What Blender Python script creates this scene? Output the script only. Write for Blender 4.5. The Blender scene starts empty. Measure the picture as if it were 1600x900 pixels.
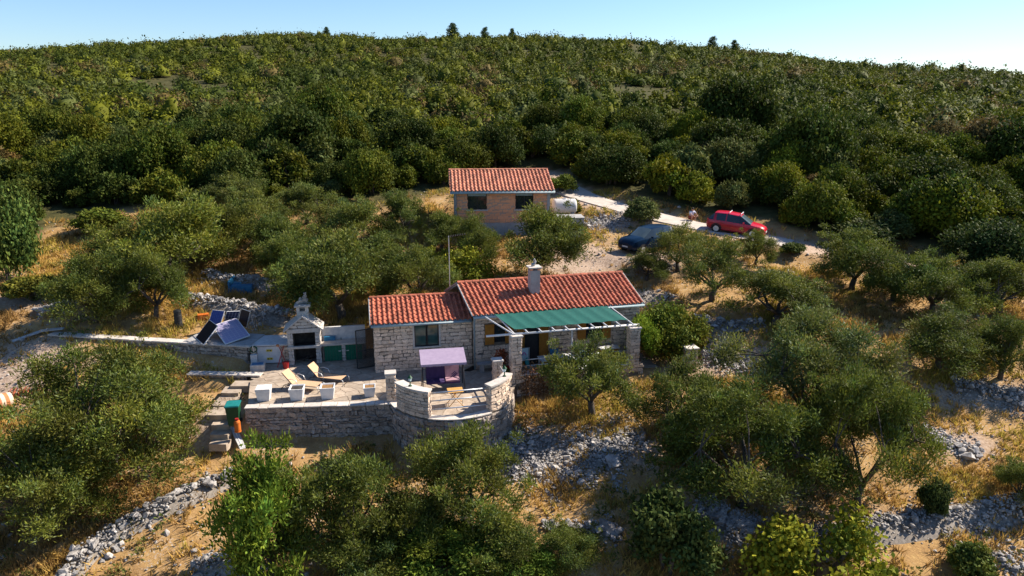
import bpy, bmesh, math, random
import numpy as np
from mathutils import Matrix, Vector

# ------------------------------------------------------------------ camera, sky, sun
scene = bpy.context.scene
F_PX, PITCH, EYE_Z = 1142.0, math.radians(15.0), 14.0
cam_data = bpy.data.cameras.new('camera')
cam_data.sensor_width = 36.0
cam_data.lens = 36.0 * F_PX / 1600.0
cam_data.clip_end = 5000.0
cam = bpy.data.objects.new('camera', cam_data)
cam.location = (0, 0, EYE_Z)
cam.rotation_euler = (math.pi / 2 - PITCH, 0, 0)
scene.collection.objects.link(cam)
scene.camera = cam

SUN_AZ, SUN_EL = math.radians(23.0), math.radians(40.0)   # azimuth measured from +X towards +Y
world = bpy.data.worlds.new('World'); scene.world = world; world.use_nodes = True
wn = world.node_tree.nodes; wl = world.node_tree.links
sky = wn.new('ShaderNodeTexSky'); sky.sky_type = 'NISHITA'; sky.sun_disc = False
sky.sun_elevation = SUN_EL
sky.sun_rotation = math.pi / 2 - SUN_AZ
sky.altitude = 100; sky.air_density = 1.0; sky.dust_density = 0.2; sky.ozone_density = 7.0
wl.new(sky.outputs[0], wn['Background'].inputs[0]); wn['Background'].inputs[1].default_value = 0.073
sun_data = bpy.data.lights.new('sun', 'SUN'); sun_data.energy = 4.6; sun_data.angle = math.radians(0.5)
sun_data.color = (1.0, 0.90, 0.76)
sun = bpy.data.objects.new('sun', sun_data); scene.collection.objects.link(sun)
to_sun = Vector((math.cos(SUN_EL) * math.cos(SUN_AZ), math.cos(SUN_EL) * math.sin(SUN_AZ), math.sin(SUN_EL)))
sun.rotation_euler = to_sun.to_track_quat('Z', 'Y').to_euler()
scene.view_settings.view_transform = 'Standard'; scene.view_settings.look = 'None'
scene.view_settings.exposure = 1.22; scene.view_settings.gamma = 1.0
scene.view_settings.use_curve_mapping = False
scene.cycles.max_bounces = 6; scene.cycles.diffuse_bounces = 3; scene.cycles.transmission_bounces = 4
scene.cycles.use_denoising = True

C = scene.collection
rng = np.random.default_rng(7)
R = random.Random(11)
rad = math.radians

# ------------------------------------------------------------------ materials
def nodes_of(name):
    m = bpy.data.materials.new(name); m.use_nodes = True
    nt = m.node_tree
    return m, nt.nodes, nt.links, nt.nodes['Principled BSDF']

def surf(name, c1, c2, scale=6.0, rough=0.8, bump=0.0, vary=0.0, metal=0.0, c3=None, fine=40.0, spec=0.3):
    """two-tone noise colour, per-object brightness variation, fine relief"""
    m, n, l, p = nodes_of(name)
    tc = n.new('ShaderNodeTexCoord'); oi = n.new('ShaderNodeObjectInfo')
    add = n.new('ShaderNodeVectorMath'); add.operation = 'ADD'
    sc = n.new('ShaderNodeVectorMath'); sc.operation = 'SCALE'; sc.inputs['Scale'].default_value = 37.0
    cmb = n.new('ShaderNodeCombineXYZ')
    for i in range(3): l.new(oi.outputs['Random'], cmb.inputs[i])
    l.new(cmb.outputs[0], sc.inputs[0]); l.new(tc.outputs['Object'], add.inputs[0]); l.new(sc.outputs[0], add.inputs[1])
    t = n.new('ShaderNodeTexNoise'); t.inputs['Scale'].default_value = scale; t.inputs['Detail'].default_value = 6; t.inputs['Roughness'].default_value = 0.65
    l.new(add.outputs[0], t.inputs['Vector'])
    r = n.new('ShaderNodeValToRGB')
    e = r.color_ramp.elements; e[0].position = 0.32; e[1].position = 0.68
    e[0].color = (*c1, 1); e[1].color = (*c2, 1)
    if c3 is not None:
        k = r.color_ramp.elements.new(0.5); k.color = (*c3, 1)
    l.new(t.outputs['Fac'], r.inputs[0])
    out = r.outputs[0]
    if vary:
        mr = n.new('ShaderNodeMapRange'); mr.inputs['To Min'].default_value = 1 - vary; mr.inputs['To Max'].default_value = 1 + vary
        l.new(oi.outputs['Random'], mr.inputs['Value'])
        hs = n.new('ShaderNodeHueSaturation'); l.new(mr.outputs[0], hs.inputs['Value']); l.new(out, hs.inputs['Color'])
        out = hs.outputs[0]
    l.new(out, p.inputs['Base Color'])
    p.inputs['Roughness'].default_value = rough; p.inputs['Metallic'].default_value = metal
    p.inputs['Specular IOR Level'].default_value = spec
    if bump:
        t2 = n.new('ShaderNodeTexNoise'); t2.inputs['Scale'].default_value = fine; t2.inputs['Detail'].default_value = 4
        l.new(add.outputs[0], t2.inputs['Vector'])
        b = n.new('ShaderNodeBump'); b.inputs['Strength'].default_value = bump; b.inputs['Distance'].default_value = 0.02
        l.new(t2.outputs['Fac'], b.inputs['Height']); l.new(b.outputs[0], p.inputs['Normal'])
    return m

def leafmat(name, transl=0.35, rough=0.5, spec=0.35):
    """leaf colour: the mesh's own tint attribute, times the tree's object colour"""
    m, n, l, p = nodes_of(name)
    at = n.new('ShaderNodeAttribute'); at.attribute_name = 'tint'
    oi = n.new('ShaderNodeObjectInfo')
    mx = n.new('ShaderNodeMix'); mx.data_type = 'RGBA'; mx.blend_type = 'MULTIPLY'; mx.inputs[0].default_value = 1.0
    l.new(at.outputs['Color'], mx.inputs[6]); l.new(oi.outputs['Color'], mx.inputs[7])
    l.new(mx.outputs[2], p.inputs['Base Color'])
    p.inputs['Roughness'].default_value = rough; p.inputs['Specular IOR Level'].default_value = spec
    tr = n.new('ShaderNodeBsdfTranslucent'); l.new(mx.outputs[2], tr.inputs['Color'])
    ms = n.new('ShaderNodeMixShader'); ms.inputs[0].default_value = transl
    l.new(p.outputs[0], ms.inputs[1]); l.new(tr.outputs[0], ms.inputs[2])
    l.new(ms.outputs[0], n['Material Output'].inputs['Surface'])
    return m

M = {}
M['stone'] = surf('house_stone', (.38, .275, .205), (.80, .645, .51), 3.2, .9, .6, .26, c3=(.64, .495, .38))
M['bed'] = surf('stony_bed', (.17, .145, .12), (.33, .29, .25), 7, .95, .8)
M['brick_joint'] = surf('pale_brick_mortar', (.34, .23, .17), (.46, .32, .24), 8, .95, .4)
M['rubble'] = surf('rubble_stone', (.19, .16, .14), (.50, .43, .37), 3.5, .95, .7, .30, c3=(.35, .295, .255))
M['mortar'] = surf('mortar', (.11, .09, .075), (.20, .165, .135), 8, .95, .4)
M['dress'] = surf('dressed_stone', (.40, .36, .325), (.58, .53, .48), 6, .85, .3, .12)
M['rock'] = surf('limestone_rock', (.16, .15, .145), (.47, .44, .42), 4, .95, .6, .32, c3=(.32, .30, .285))
M['gap'] = surf('earth_fill', (.10, .08, .065), (.18, .145, .115), 8, .95, .4)
M['flag'] = surf('flagstone', (.26, .20, .15), (.41, .34, .27), 3, .8, .3, .15, c3=(.34, .275, .215))
M['concrete'] = surf('concrete', (.25, .24, .235), (.36, .35, .34), 3, .9, .3, .05)
M['road'] = surf('road_concrete', (.36, .31, .265), (.50, .45, .40), 1.2, .9, .3)
M['tile'] = surf('roof_tile', (.23, .055, .034), (.47, .175, .085), 5, .75, .2, .34, c3=(.34, .092, .052))
M['tile_old'] = surf('roof_tile_pale', (.34, .08, .05), (.60, .34, .21), 5, .75, .2, .30, c3=(.44, .16, .095))
M['brick'] = surf('hollow_brick', (.64, .27, .14), (.74, .37, .20), 6, .85, .3, .07)
M['white'] = surf('white_paint', (.52, .52, .53), (.66, .65, .65), 4, .55, 0)
M['whitewash'] = surf('white_render', (.42, .42, .43), (.62, .60, .58), 4, .85, .2)
M['steel'] = surf('galvanised_steel', (.50, .52, .54), (.66, .67, .68), 8, .42, 0, metal=.55)
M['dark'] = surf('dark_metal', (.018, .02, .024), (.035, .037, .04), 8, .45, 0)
M['black'] = surf('black_plastic', (.012, .012, .014), (.03, .03, .032), 8, .6, 0)
M['soot'] = surf('sooty_stone', (.02, .018, .016), (.06, .05, .045), 5, .95, .3)
M['gutter'] = surf('zinc_gutter', (.20, .27, .30), (.30, .37, .40), 6, .5, 0)
M['green_cloth'] = surf('green_shade_cloth', (.003, .064, .054), (.006, .095, .078), 9, .8, .2)
M['green_door'] = surf('green_painted_board', (.006, .10, .055), (.012, .14, .08), 7, .6, .1)
M['green_plastic'] = surf('green_plastic', (.006, .05, .02), (.012, .075, .03), 6, .45, 0)
M['teal'] = surf('teal_plastic', (.01, .22, .22), (.03, .32, .32), 6, .5, 0)
M['blue'] = surf('blue_plastic', (.012, .10, .22), (.03, .17, .32), 5, .45, 0)
M['blue_lid'] = surf('blue_green_lid', (.008, .13, .12), (.015, .19, .19), 5, .45, 0)
M['shutter'] = surf('ochre_wood', (.26, .105, .012), (.38, .165, .025), 9, .65, .2)
M['wood'] = surf('yellow_wood', (.46, .24, .06), (.62, .35, .11), 10, .6, .2)
M['grey_wood'] = surf('weathered_wood', (.30, .30, .31), (.48, .47, .45), 9, .85, .3)
M['mauve'] = surf('mauve_canvas', (.255, .20, .29), (.315, .25, .345), 5, .85, .1)
M['purple'] = surf('dark_purple_canvas', (.035, .022, .085), (.06, .035, .12), 5, .85, .1)
M['pinkish'] = surf('dusty_pink_cushion', (.34, .19, .24), (.42, .26, .31), 5, .9, .1)
M['beige'] = surf('beige_sling', (.46, .29, .17), (.56, .37, .23), 20, .8, .1)
M['frame_brown'] = surf('bronze_tube', (.035, .028, .024), (.07, .05, .04), 8, .4, 0, metal=.3)
M['terracotta'] = surf('terracotta', (.40, .13, .05), (.55, .22, .09), 6, .8, .2, .1)
M['stripe'] = surf('pale_band', (.58, .44, .34), (.70, .56, .44), 6, .8, .1)
M['potsoil'] = surf('dry_potting_soil', (.17, .09, .035), (.30, .17, .07), 8, .95, .4)
M['orange'] = surf('orange_paint', (.46, .10, .012), (.60, .17, .03), 5, .5, 0)
M['red_metal'] = surf('red_paint', (.22, .012, .015), (.34, .02, .02), 5, .5, 0)
M['magenta'] = surf('magenta_print', (.60, .02, .28), (.70, .03, .35), 5, .7, 0)
M['pale_blue'] = surf('pale_blue_cloth', (.42, .56, .60), (.55, .68, .70), 5, .8, 0)
M['yellow'] = surf('yellow_plate', (.50, .38, .02), (.62, .48, .05), 5, .6, 0)
M['bark'] = surf('bark', (.045, .036, .03), (.10, .082, .066), 7, .95, .6)
M['car_red'] = surf('red_car_paint', (.42, .004, .022), (.45, .006, .026), 2, .25, 0, spec=.6)
M['car_blue'] = surf('dark_blue_car_paint', (.0015, .011, .032), (.002, .014, .038), 2, .3, 0, spec=.16)
M['glass'] = surf('dark_glass', (.012, .018, .022), (.02, .028, .032), 2, .06, 0, spec=.8)
M['screen_glass'] = surf('windscreen_glass', (.05, .075, .085), (.08, .11, .12), 2, .06, 0, spec=.7)
M['pane'] = surf('green_window_glass', (.02, .06, .055), (.05, .10, .09), 3, .08, 0, spec=.8)
M['tyre'] = surf('tyre_rubber', (.014, .014, .015), (.025, .025, .026), 9, .9, 0)
M['lamp_clear'] = surf('headlamp_lens', (.55, .57, .58), (.66, .68, .68), 4, .15, 0, spec=.8)
M['lamp_red'] = surf('tail_lamp_lens', (.35, .01, .01), (.45, .02, .02), 4, .2, 0, spec=.8)
M['skin'] = surf('skin', (.36, .19, .13), (.42, .23, .16), 5, .6, 0)
M['shirt'] = surf('white_blue_shirt', (.55, .56, .66), (.66, .67, .74), 5, .85, 0)
M['shorts'] = surf('red_shorts', (.28, .05, .03), (.36, .08, .05), 5, .85, 0)
M['hair'] = surf('dark_hair', (.02, .014, .01), (.04, .028, .02), 9, .7, 0)
M['olive'] = leafmat('olive_leaf', .30, .65, .18)
M['broad'] = leafmat('broad_leaf', .24, .7, .10)
M['straw'] = leafmat('dry_grass_blade', .35, .8, .15)

def solar_mat(name, c, line, nx, ny):
    m, n, l, p = nodes_of(name)
    uv = n.new('ShaderNodeUVMap'); sx = n.new('ShaderNodeSeparateXYZ'); l.new(uv.outputs[0], sx.inputs[0])
    outs = []
    for k, cnt in ((0, nx), (1, ny)):
        mu = n.new('ShaderNodeMath'); mu.operation = 'MULTIPLY'; mu.inputs[1].default_value = cnt; l.new(sx.outputs[k], mu.inputs[0])
        fr = n.new('ShaderNodeMath'); fr.operation = 'FRACT'; l.new(mu.outputs[0], fr.inputs[0])
        sb = n.new('ShaderNodeMath'); sb.operation = 'SUBTRACT'; sb.inputs[1].default_value = .5; l.new(fr.outputs[0], sb.inputs[0])
        ab = n.new('ShaderNodeMath'); ab.operation = 'ABSOLUTE'; l.new(sb.outputs[0], ab.inputs[0]); outs.append(ab)
    mxn = n.new('ShaderNodeMath'); mxn.operation = 'MAXIMUM'; l.new(outs[0].outputs[0], mxn.inputs[0]); l.new(outs[1].outputs[0], mxn.inputs[1])
    gt = n.new('ShaderNodeMath'); gt.operation = 'GREATER_THAN'; gt.inputs[1].default_value = .46; l.new(mxn.outputs[0], gt.inputs[0])
    mx = n.new('ShaderNodeMix'); mx.data_type = 'RGBA'; mx.inputs[6].default_value = (*c, 1); mx.inputs[7].default_value = (*line, 1)
    l.new(gt.outputs[0], mx.inputs[0]); l.new(mx.outputs[2], p.inputs['Base Color'])
    p.inputs['Roughness'].default_value = .42; p.inputs['Specular IOR Level'].default_value = .15
    return m
M['cells_blue'] = solar_mat('solar_cells_blue', (.008, .035, .20), (.05, .10, .30), 6, 9)
M['cells_dark'] = solar_mat('solar_cells_dark', (.005, .006, .012), (.02, .022, .03), 4, 9)
M['cells_grid'] = solar_mat('solar_cells_grid', (.008, .012, .05), (.35, .38, .45), 4, 6)
M['cells_sky_reflect'] = solar_mat('solar_cells_sky_reflect', (.27, .25, .38), (.42, .39, .46), 6, 10)  # pale violet is the sky's reflection put into the cell colour

# ------------------------------------------------------------------ mesh builder
class MB:
    def __init__(s): s.v, s.f = [], []
    def add(s, vs, fs, Mx=None):
        o = len(s.v)
        s.v += [tuple(Mx @ Vector(v)) if Mx is not None else tuple(v) for v in vs]
        s.f += [tuple(i + o for i in f) for f in fs]; return s
    def box(s, x0, x1, y0, y1, z0, z1, Mx=None):
        return s.add([(x0,y0,z0),(x1,y0,z0),(x1,y1,z0),(x0,y1,z0),(x0,y0,z1),(x1,y0,z1),(x1,y1,z1),(x0,y1,z1)],
                     [(0,3,2,1),(4,5,6,7),(0,1,5,4),(1,2,6,5),(2,3,7,6),(3,0,4,7)], Mx)
    def prism(s, pts, z0, z1, Mx=None):
        n = len(pts)
        return s.add([(x, y, z0) for x, y in pts] + [(x, y, z1) for x, y in pts],
                     [tuple(reversed(range(n))), tuple(range(n, 2 * n))] + [(i, (i + 1) % n, n + (i + 1) % n, n + i) for i in range(n)], Mx)
    def tube(s, pts, r, n=7, Mx=None, cap=True):
        pts = [Vector(p) for p in pts]
        rs = r if isinstance(r, (list, tuple)) else [r] * len(pts)
        vs, fs = [], []
        for i, p in enumerate(pts):
            d = (pts[min(i + 1, len(pts) - 1)] - pts[max(i - 1, 0)]).normalized()
            a = d.orthogonal().normalized() if i == 0 else (a - d * a.dot(d)).normalized()
            b = d.cross(a)
            for k in range(n):
                t = 2 * math.pi * k / n
                vs.append(tuple(p + (a * math.cos(t) + b * math.sin(t)) * rs[i]))
        for i in range(len(pts) - 1):
            for k in range(n):
                fs.append((i*n+k, i*n+(k+1) % n, (i+1)*n+(k+1) % n, (i+1)*n+k))
        if cap:
            fs.append(tuple(reversed(range(n)))); fs.append(tuple(range((len(pts)-1)*n, len(pts)*n)))
        return s.add(vs, fs, Mx)
    def lathe(s, prof, n=16, Mx=None):
        vs, fs = [], []
        for r, z in prof:
            for k in range(n):
                t = 2 * math.pi * k / n; vs.append((r * math.cos(t), r * math.sin(t), z))
        for i in range(len(prof) - 1):
            for k in range(n):
                fs.append((i*n+k, i*n+(k+1) % n, (i+1)*n+(k+1) % n, (i+1)*n+k))
        fs.append(tuple(reversed(range(n)))); fs.append(tuple(range((len(prof)-1)*n, len(prof)*n)))
        return s.add(vs, fs, Mx)
    def build(s, name, mat, parent=None, smooth=False, bevel=0.0, mw=None):
        me = bpy.data.meshes.new(name); me.from_pydata(s.v, [], s.f)
        if bevel:
            bm = bmesh.new(); bm.from_mesh(me)
            bmesh.ops.bevel(bm, geom=list(bm.edges), offset=bevel, segments=2, affect='EDGES', clamp_overlap=True)
            bm.to_mesh(me); bm.free()
        me.materials.append(M[mat] if isinstance(mat, str) else mat)
        if smooth:
            me.polygons.foreach_set('use_smooth', [True] * len(me.polygons))
        return link(name, me, parent, mw)

def link(name, me, parent=None, mw=None):
    o = bpy.data.objects.new(name, me); C.objects.link(o)
    if parent is not None: o.parent = parent
    if mw is not None: o.matrix_local = mw
    return o

def thing(name, label, cat, loc=(0, 0, 0), rz=0.0, group=None):
    o = bpy.data.objects.new(name, None); C.objects.link(o)
    o.location = loc; o.rotation_euler = (0, 0, rz); o.empty_display_size = .2
    o['label'] = label; o['category'] = cat
    if group: o['group'] = group
    return o

def tag(o, label=None, cat=None, group=None, kind=None):
    for k, v in (('label', label), ('category', cat), ('group', group), ('kind', kind)):
        if v: o[k] = v
    return o

def np_mesh(name, V, Fq, mats, tint=None, midx=None):
    """mesh from numpy arrays; Fq is (n,3) or (n,4)"""
    me = bpy.data.meshes.new(name)
    V = np.asarray(V, np.float32); Fq = np.asarray(Fq, np.int32); k = Fq.shape[1]
    me.vertices.add(len(V)); me.vertices.foreach_set('co', V.ravel())
    me.loops.add(Fq.size); me.loops.foreach_set('vertex_index', Fq.ravel())
    me.polygons.add(len(Fq)); me.polygons.foreach_set('loop_start', np.arange(0, Fq.size, k, dtype=np.int32))
    if tint is not None:
        a = me.attributes.new('tint', 'FLOAT_COLOR', 'POINT')
        a.data.foreach_set('color', np.concatenate([tint, np.ones((len(tint), 1))], 1).astype(np.float32).ravel())
    for m in mats: me.materials.append(M[m] if isinstance(m, str) else m)
    if midx is not None: me.polygons.foreach_set('material_index', np.asarray(midx, np.int32))
    me.update(calc_edges=True)
    return me

# ------------------------------------------------------------------ terrain
_tab = np.random.default_rng(3).random((256, 256))
def vnoise(x, y):
    xi = np.floor(x).astype(int); yi = np.floor(y).astype(int); fx = x - xi; fy = y - yi
    fx = fx*fx*(3-2*fx); fy = fy*fy*(3-2*fy)
    g = lambda a, b: _tab[a & 255, b & 255]
    return (g(xi, yi)*(1-fx) + g(xi+1, yi)*fx)*(1-fy) + (g(xi, yi+1)*(1-fx) + g(xi+1, yi+1)*fx)*fy
def fbm(x, y, o=4):
    s, a, t = 0, 1.0, 0
    for i in range(o):
        s = s + a * vnoise(x * 2**i + 17.3*i, y * 2**i + 5.1*i); t += a; a *= .5
    return s / t

PY = [-60, 0, 15, 20, 24, 28, 31, 34, 37, 40, 45, 50, 56, 65, 80, 100, 130, 170, 210, 250, 285, 320, 400, 600, 1200]
PZ = [-14, -9, -6.0, -4.6, -3.4, -2.25, -1.5, -.65, .6, 1.35, 2.15, 3.0, 4.2, 6.1, 8.6, 11.6, 15.2, 20.0, 25.0, 29.4, 31.9, 32.3, 28, 10, -40]
_py = np.linspace(-60, 1200, 2521)
_pz = np.interp(_py, PY, PZ)
_k = np.hanning(9); _k /= _k.sum(); _pz = np.convolve(np.pad(_pz, 4, 'edge'), _k, 'valid')
def natural(x, y):
    x = np.asarray(x, float); y = np.asarray(y, float)
    z = np.interp(y, _py, _pz)
    w = np.clip(y / 285.0, .1, 1.4)
    z = z - w * (0.031 * x + 3.9e-4 * x * x / (1 + (x / 420.0)**2)) * np.clip((y - 20) / 100, .25, 1)
    amp = np.clip((y - 50) / 120, 0, 1)
    z = z + (fbm(x * .14, y * .14) - .5) * .75 + (fbm(x * .025 + 9, y * .025) - .5) * 5.0 * amp
    return z

CP, SP = math.cos(PITCH), math.sin(PITCH)
def ray(u, v):
    a, b = (u - 800) / F_PX, (450 - v) / F_PX
    return np.array([a, CP + b * SP, -SP + b * CP])
def atz(u, v, z):
    d = ray(u, v); t = (z - EYE_Z) / d[2]; return Vector((d[0]*t, d[1]*t, z))
def hit(u, v, fn=None):
    """where the sight line through a photograph pixel meets the ground"""
    d = ray(u, v); t = np.geomspace(12, 700, 3000)
    zz = (fn or ground)(d[0]*t, d[1]*t)
    below = np.nonzero(EYE_Z + d[2]*t < zz)[0]
    k = t[below[0]] if len(below) else 300.0
    return Vector((d[0]*k, d[1]*k, float((fn or ground)(np.array([d[0]*k]), np.array([d[1]*k]))[0])))
def pxm(p):
    """pixels of the photograph per metre at a point"""
    return F_PX / (p[1] * CP + (EYE_Z - p[2]) * SP)

class Frame:
    def __init__(s, o, deg):
        s.o = Vector(o); s.a = rad(deg); s.c, s.s = math.cos(s.a), math.sin(s.a)
    def w(s, x, y, z=0): return Vector((s.o.x + s.c*x - s.s*y, s.o.y + s.s*x + s.c*y, s.o.z + z))
    def l(s, X, Y):
        dx, dy = X - s.o.x, Y - s.o.y; return s.c*dx + s.s*dy, -s.s*dx + s.c*dy
AN = Frame((-7.03, 35.28, 0), 11.5)      # annexe
MA = Frame((-1.9, 35.8, 0), 14.5)        # main house

PADS = []     # (frame, x0,x1,y0,y1,z,blend)
def pad(fr, x0, x1, y0, y1, z, blend): PADS.append((fr, x0, x1, y0, y1, z, blend))
PATHS = []    # (points, half width, blend)
pad(Frame((-14.9, 33.2, 0), 5), -2.2, 2.0, -1.6, 1.6, -.55, 1.5)
pad(Frame((-14.9, 35.2, 0), 5), -2.6, 2.2, -.5, .6, -.1, .5)
pad(AN, -6.0, 5.2, -2.9, 4.3, -.35, .5)
pad(MA, -.5, 9.3, -1.5, 4.7, -.35, .5)
pad(MA, 9.3, 11.5, -2.2, .5, -.05, .8)
_bh = hit(710, 367, natural)
BH = Frame((_bh.x, _bh.y, _bh.z - .1), 4.0)
pad(BH, -.4, 8.0, .2, 5.5, 0.0, 1.4)
ROAD_PX = [(846, 268), (872, 288), (905, 306), (960, 322), (1040, 343), (1100, 356), (1180, 371), (1250, 384), (1310, 394), (1420, 410)]
ROAD = [hit(u, v, natural) for u, v in ROAD_PX]
PATHS.append((ROAD, 1.9, 1.6))
SUV_P = hit(1006, 392, natural)
pad(Frame(SUV_P, 40), -2.8, 2.8, -1.4, 1.4, 0.0, 1.5)

def seg_near(X, Y, pts):
    best = np.full(X.shape, 1e9); bz = np.zeros(X.shape)
    for a, b in zip(pts[:-1], pts[1:]):
        dx, dy = b.x - a.x, b.y - a.y; L2 = dx*dx + dy*dy
        t = np.clip(((X - a.x)*dx + (Y - a.y)*dy) / L2, 0, 1)
        d = np.hypot(X - a.x - t*dx, Y - a.y - t*dy); m = d < best
        best = np.where(m, d, best); bz = np.where(m, a.z + t*(b.z - a.z), bz)
    return best, bz
def sstep(t):
    t = np.clip(t, 0, 1); return t*t*(3-2*t)
def ground(x, y):
    x = np.asarray(x, float); y = np.asarray(y, float)
    z = natural(x, y)
    for pts, hw, bl in PATHS:
        d, bz = seg_near(x, y, pts)
        w = sstep(1 - (d - hw) / bl); z = z*(1-w) + (bz - .05)*w
    for fr, x0, x1, y0, y1, pz, bl in PADS:
        lx, ly = fr.c*(x-fr.o.x) + fr.s*(y-fr.o.y), -fr.s*(x-fr.o.x) + fr.c*(y-fr.o.y)
        d = np.hypot(np.maximum(np.maximum(x0-lx, lx-x1), 0), np.maximum(np.maximum(y0-ly, ly-y1), 0))
        w = sstep(1 - d / bl); z = z*(1-w) + (fr.o.z + pz)*w
    return z
def gz(x, y): return float(ground(np.array([x]), np.array([y]))[0])

# forest edge: a line over the ground, read where the wood meets the clearing
EDGE_PX = [(-300, 430), (0, 402), (70, 352), (190, 332), (340, 318), (480, 322), (600, 318), (690, 300), (850, 262), (905, 286), (1000, 318), (1100, 338), (1230, 364), (1330, 376), (1420, 388), (1520, 418), (1600, 450), (1900, 500)]
EDGE = [hit(u, v) for u, v in EDGE_PX]
_ea = np.array([math.atan2(p.x, p.y) for p in EDGE]); _er = np.array([math.hypot(p.x, p.y) for p in EDGE])
def forest_depth(x, y):
    """metres beyond the forest edge (negative in the clearing)"""
    return np.hypot(x, y) - np.interp(np.arctan2(x, y), _ea, _er)

# ground sheet
ys = [-40.0]
while ys[-1] < 1100: ys.append(ys[-1] + (.33 if 19 < ys[-1] < 62 else max(.33, abs(ys[-1] - 40) * .022 + .2)))
ys = np.array(ys); ss = np.linspace(-1.15, 1.15, 370)
GX = ss[None, :] * (ys[:, None] + 75); GY = np.repeat(ys[:, None], len(ss), 1)
GZ = ground(GX, GY)
nr, nc = GX.shape
idx = np.arange(nr * nc).reshape(nr, nc)
Fq = np.stack([idx[:-1, :-1], idx[:-1, 1:], idx[1:, 1:], idx[1:, :-1]], -1).reshape(-1, 4)
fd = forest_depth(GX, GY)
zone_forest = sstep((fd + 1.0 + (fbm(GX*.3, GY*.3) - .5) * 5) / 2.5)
# bare gravel: the drive, the scree at the far left, the yard behind the house
def blob(u, v, rx, ry):
    p = hit(u, v); return np.hypot((GX - p.x) / rx, (GY - p.y) / ry) + (fbm(GX*.8, GY*.8) - .5) * .9
rd, _ = seg_near(GX, GY, ROAD)
zone_gravel = np.maximum.reduce([sstep(1.35 - b) for b in (
    blob(940, 402, 5.5, 3.2), blob(900, 415, 3.0, 2.5), blob(1010, 400, 5, 2), blob(30, 570, 4.2, 2.6), blob(10, 600, 3.5, 2.2), blob(60, 470, 3, 1.6),
    blob(1130, 560, 3, 1.6), blob(1010, 470, 2.0, 1.6), blob(955, 350, 3.2, 1.6), blob(880, 385, 2, 1.5), blob(340, 660, 1.2, 1.0), blob(865, 272, 3, 3), blob(860, 705, 4.5, 1.6), blob(960, 705, 3.0, 1.4), blob(1560, 622, 4, 1.2), blob(1490, 690, 2, .9), blob(1130, 820, 2.2, 1.2), blob(1480, 818, 4, .7))] + [sstep(2.6 - rd)])
zone_gravel *= (1 - zone_forest * .6)
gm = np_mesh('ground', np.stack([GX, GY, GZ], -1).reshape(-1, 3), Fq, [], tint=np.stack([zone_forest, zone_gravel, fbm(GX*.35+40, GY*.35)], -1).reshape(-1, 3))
gm.polygons.foreach_set('use_smooth', [True] * len(gm.polygons))
def ground_mat():
    m, n, l, p = nodes_of('dry_ground')
    at = n.new('ShaderNodeAttribute'); at.attribute_name = 'tint'; sp = n.new('ShaderNodeSeparateColor'); l.new(at.outputs['Color'], sp.inputs[0])
    tc = n.new('ShaderNodeTexCoord')
    def noise(s, d=6):
        t = n.new('ShaderNodeTexNoise'); t.inputs['Scale'].default_value = s; t.inputs['Detail'].default_value = d; t.inputs['Roughness'].default_value = .7; l.new(tc.outputs['Object'], t.inputs['Vector']); return t.outputs['Fac']
    def ramp(fac, *st):
        r = n.new('ShaderNodeValToRGB'); e = r.color_ramp.elements
        while len(e) < len(st): e.new(.5)
        for k, (pos, c) in zip(e, st): k.position = pos; k.color = (*c, 1)
        l.new(fac, r.inputs[0]); return r.outputs[0]
    def mix(f, a, b):
        x = n.new('ShaderNodeMix'); x.data_type = 'RGBA'; l.new(f, x.inputs[0]); l.new(a, x.inputs[6]); l.new(b, x.inputs[7]); return x.outputs[2]
    mf = n.new('ShaderNodeMath'); mf.operation = 'MULTIPLY_ADD'; mf.inputs[1].default_value = .45
    m2 = n.new('ShaderNodeMath'); m2.operation = 'MULTIPLY'; m2.inputs[1].default_value = .55
    l.new(noise(.9), m2.inputs[0]); l.new(noise(13, 8), mf.inputs[0]); l.new(m2.outputs[0], mf.inputs[2])
    soil = ramp(mf.outputs[0], (.3, (.17, .10, .048)), (.48, (.33, .20, .085)), (.62, (.43, .28, .115)), (.75, (.40, .30, .19)))
    fleck = ramp(noise(9, 3), (.55, (0, 0, 0)), (.64, (1, 1, 1)))
    stones = ramp(noise(14, 2), (.3, (.30, .25, .21)), (.7, (.52, .47, .42)))
    patch = ramp(noise(.45, 4), (.45, (0, 0, 0)), (.62, (1, 1, 1)))
    ml = n.new('ShaderNodeMath'); ml.operation = 'MULTIPLY'; l.new(fleck, ml.inputs[0]); l.new(patch, ml.inputs[1])
    base = mix(ml.outputs[0], soil, stones)
    gravel = ramp(noise(7, 5), (.32, (.20, .14, .10)), (.5, (.37, .27, .20)), (.64, (.48, .38, .30)), (.72, (.55, .48, .42)))
    base = mix(sp.outputs[1], base, gravel)
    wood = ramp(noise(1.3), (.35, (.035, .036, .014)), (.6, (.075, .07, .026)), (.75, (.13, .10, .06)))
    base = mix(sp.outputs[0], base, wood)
    l.new(base, p.inputs['Base Color']); p.inputs['Roughness'].default_value = .95; p.inputs['Specular IOR Level'].default_value = .1
    b = n.new('ShaderNodeBump'); b.inputs['Strength'].default_value = .7; b.inputs['Distance'].default_value = .06
    l.new(noise(6, 6), b.inputs['Height']); l.new(b.outputs[0], p.inputs['Normal'])
    return m
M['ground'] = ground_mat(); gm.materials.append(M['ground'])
tag(link('ground', gm), 'dry stony hillside ground with straw coloured grass and bare soil', kind='structure')

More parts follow.
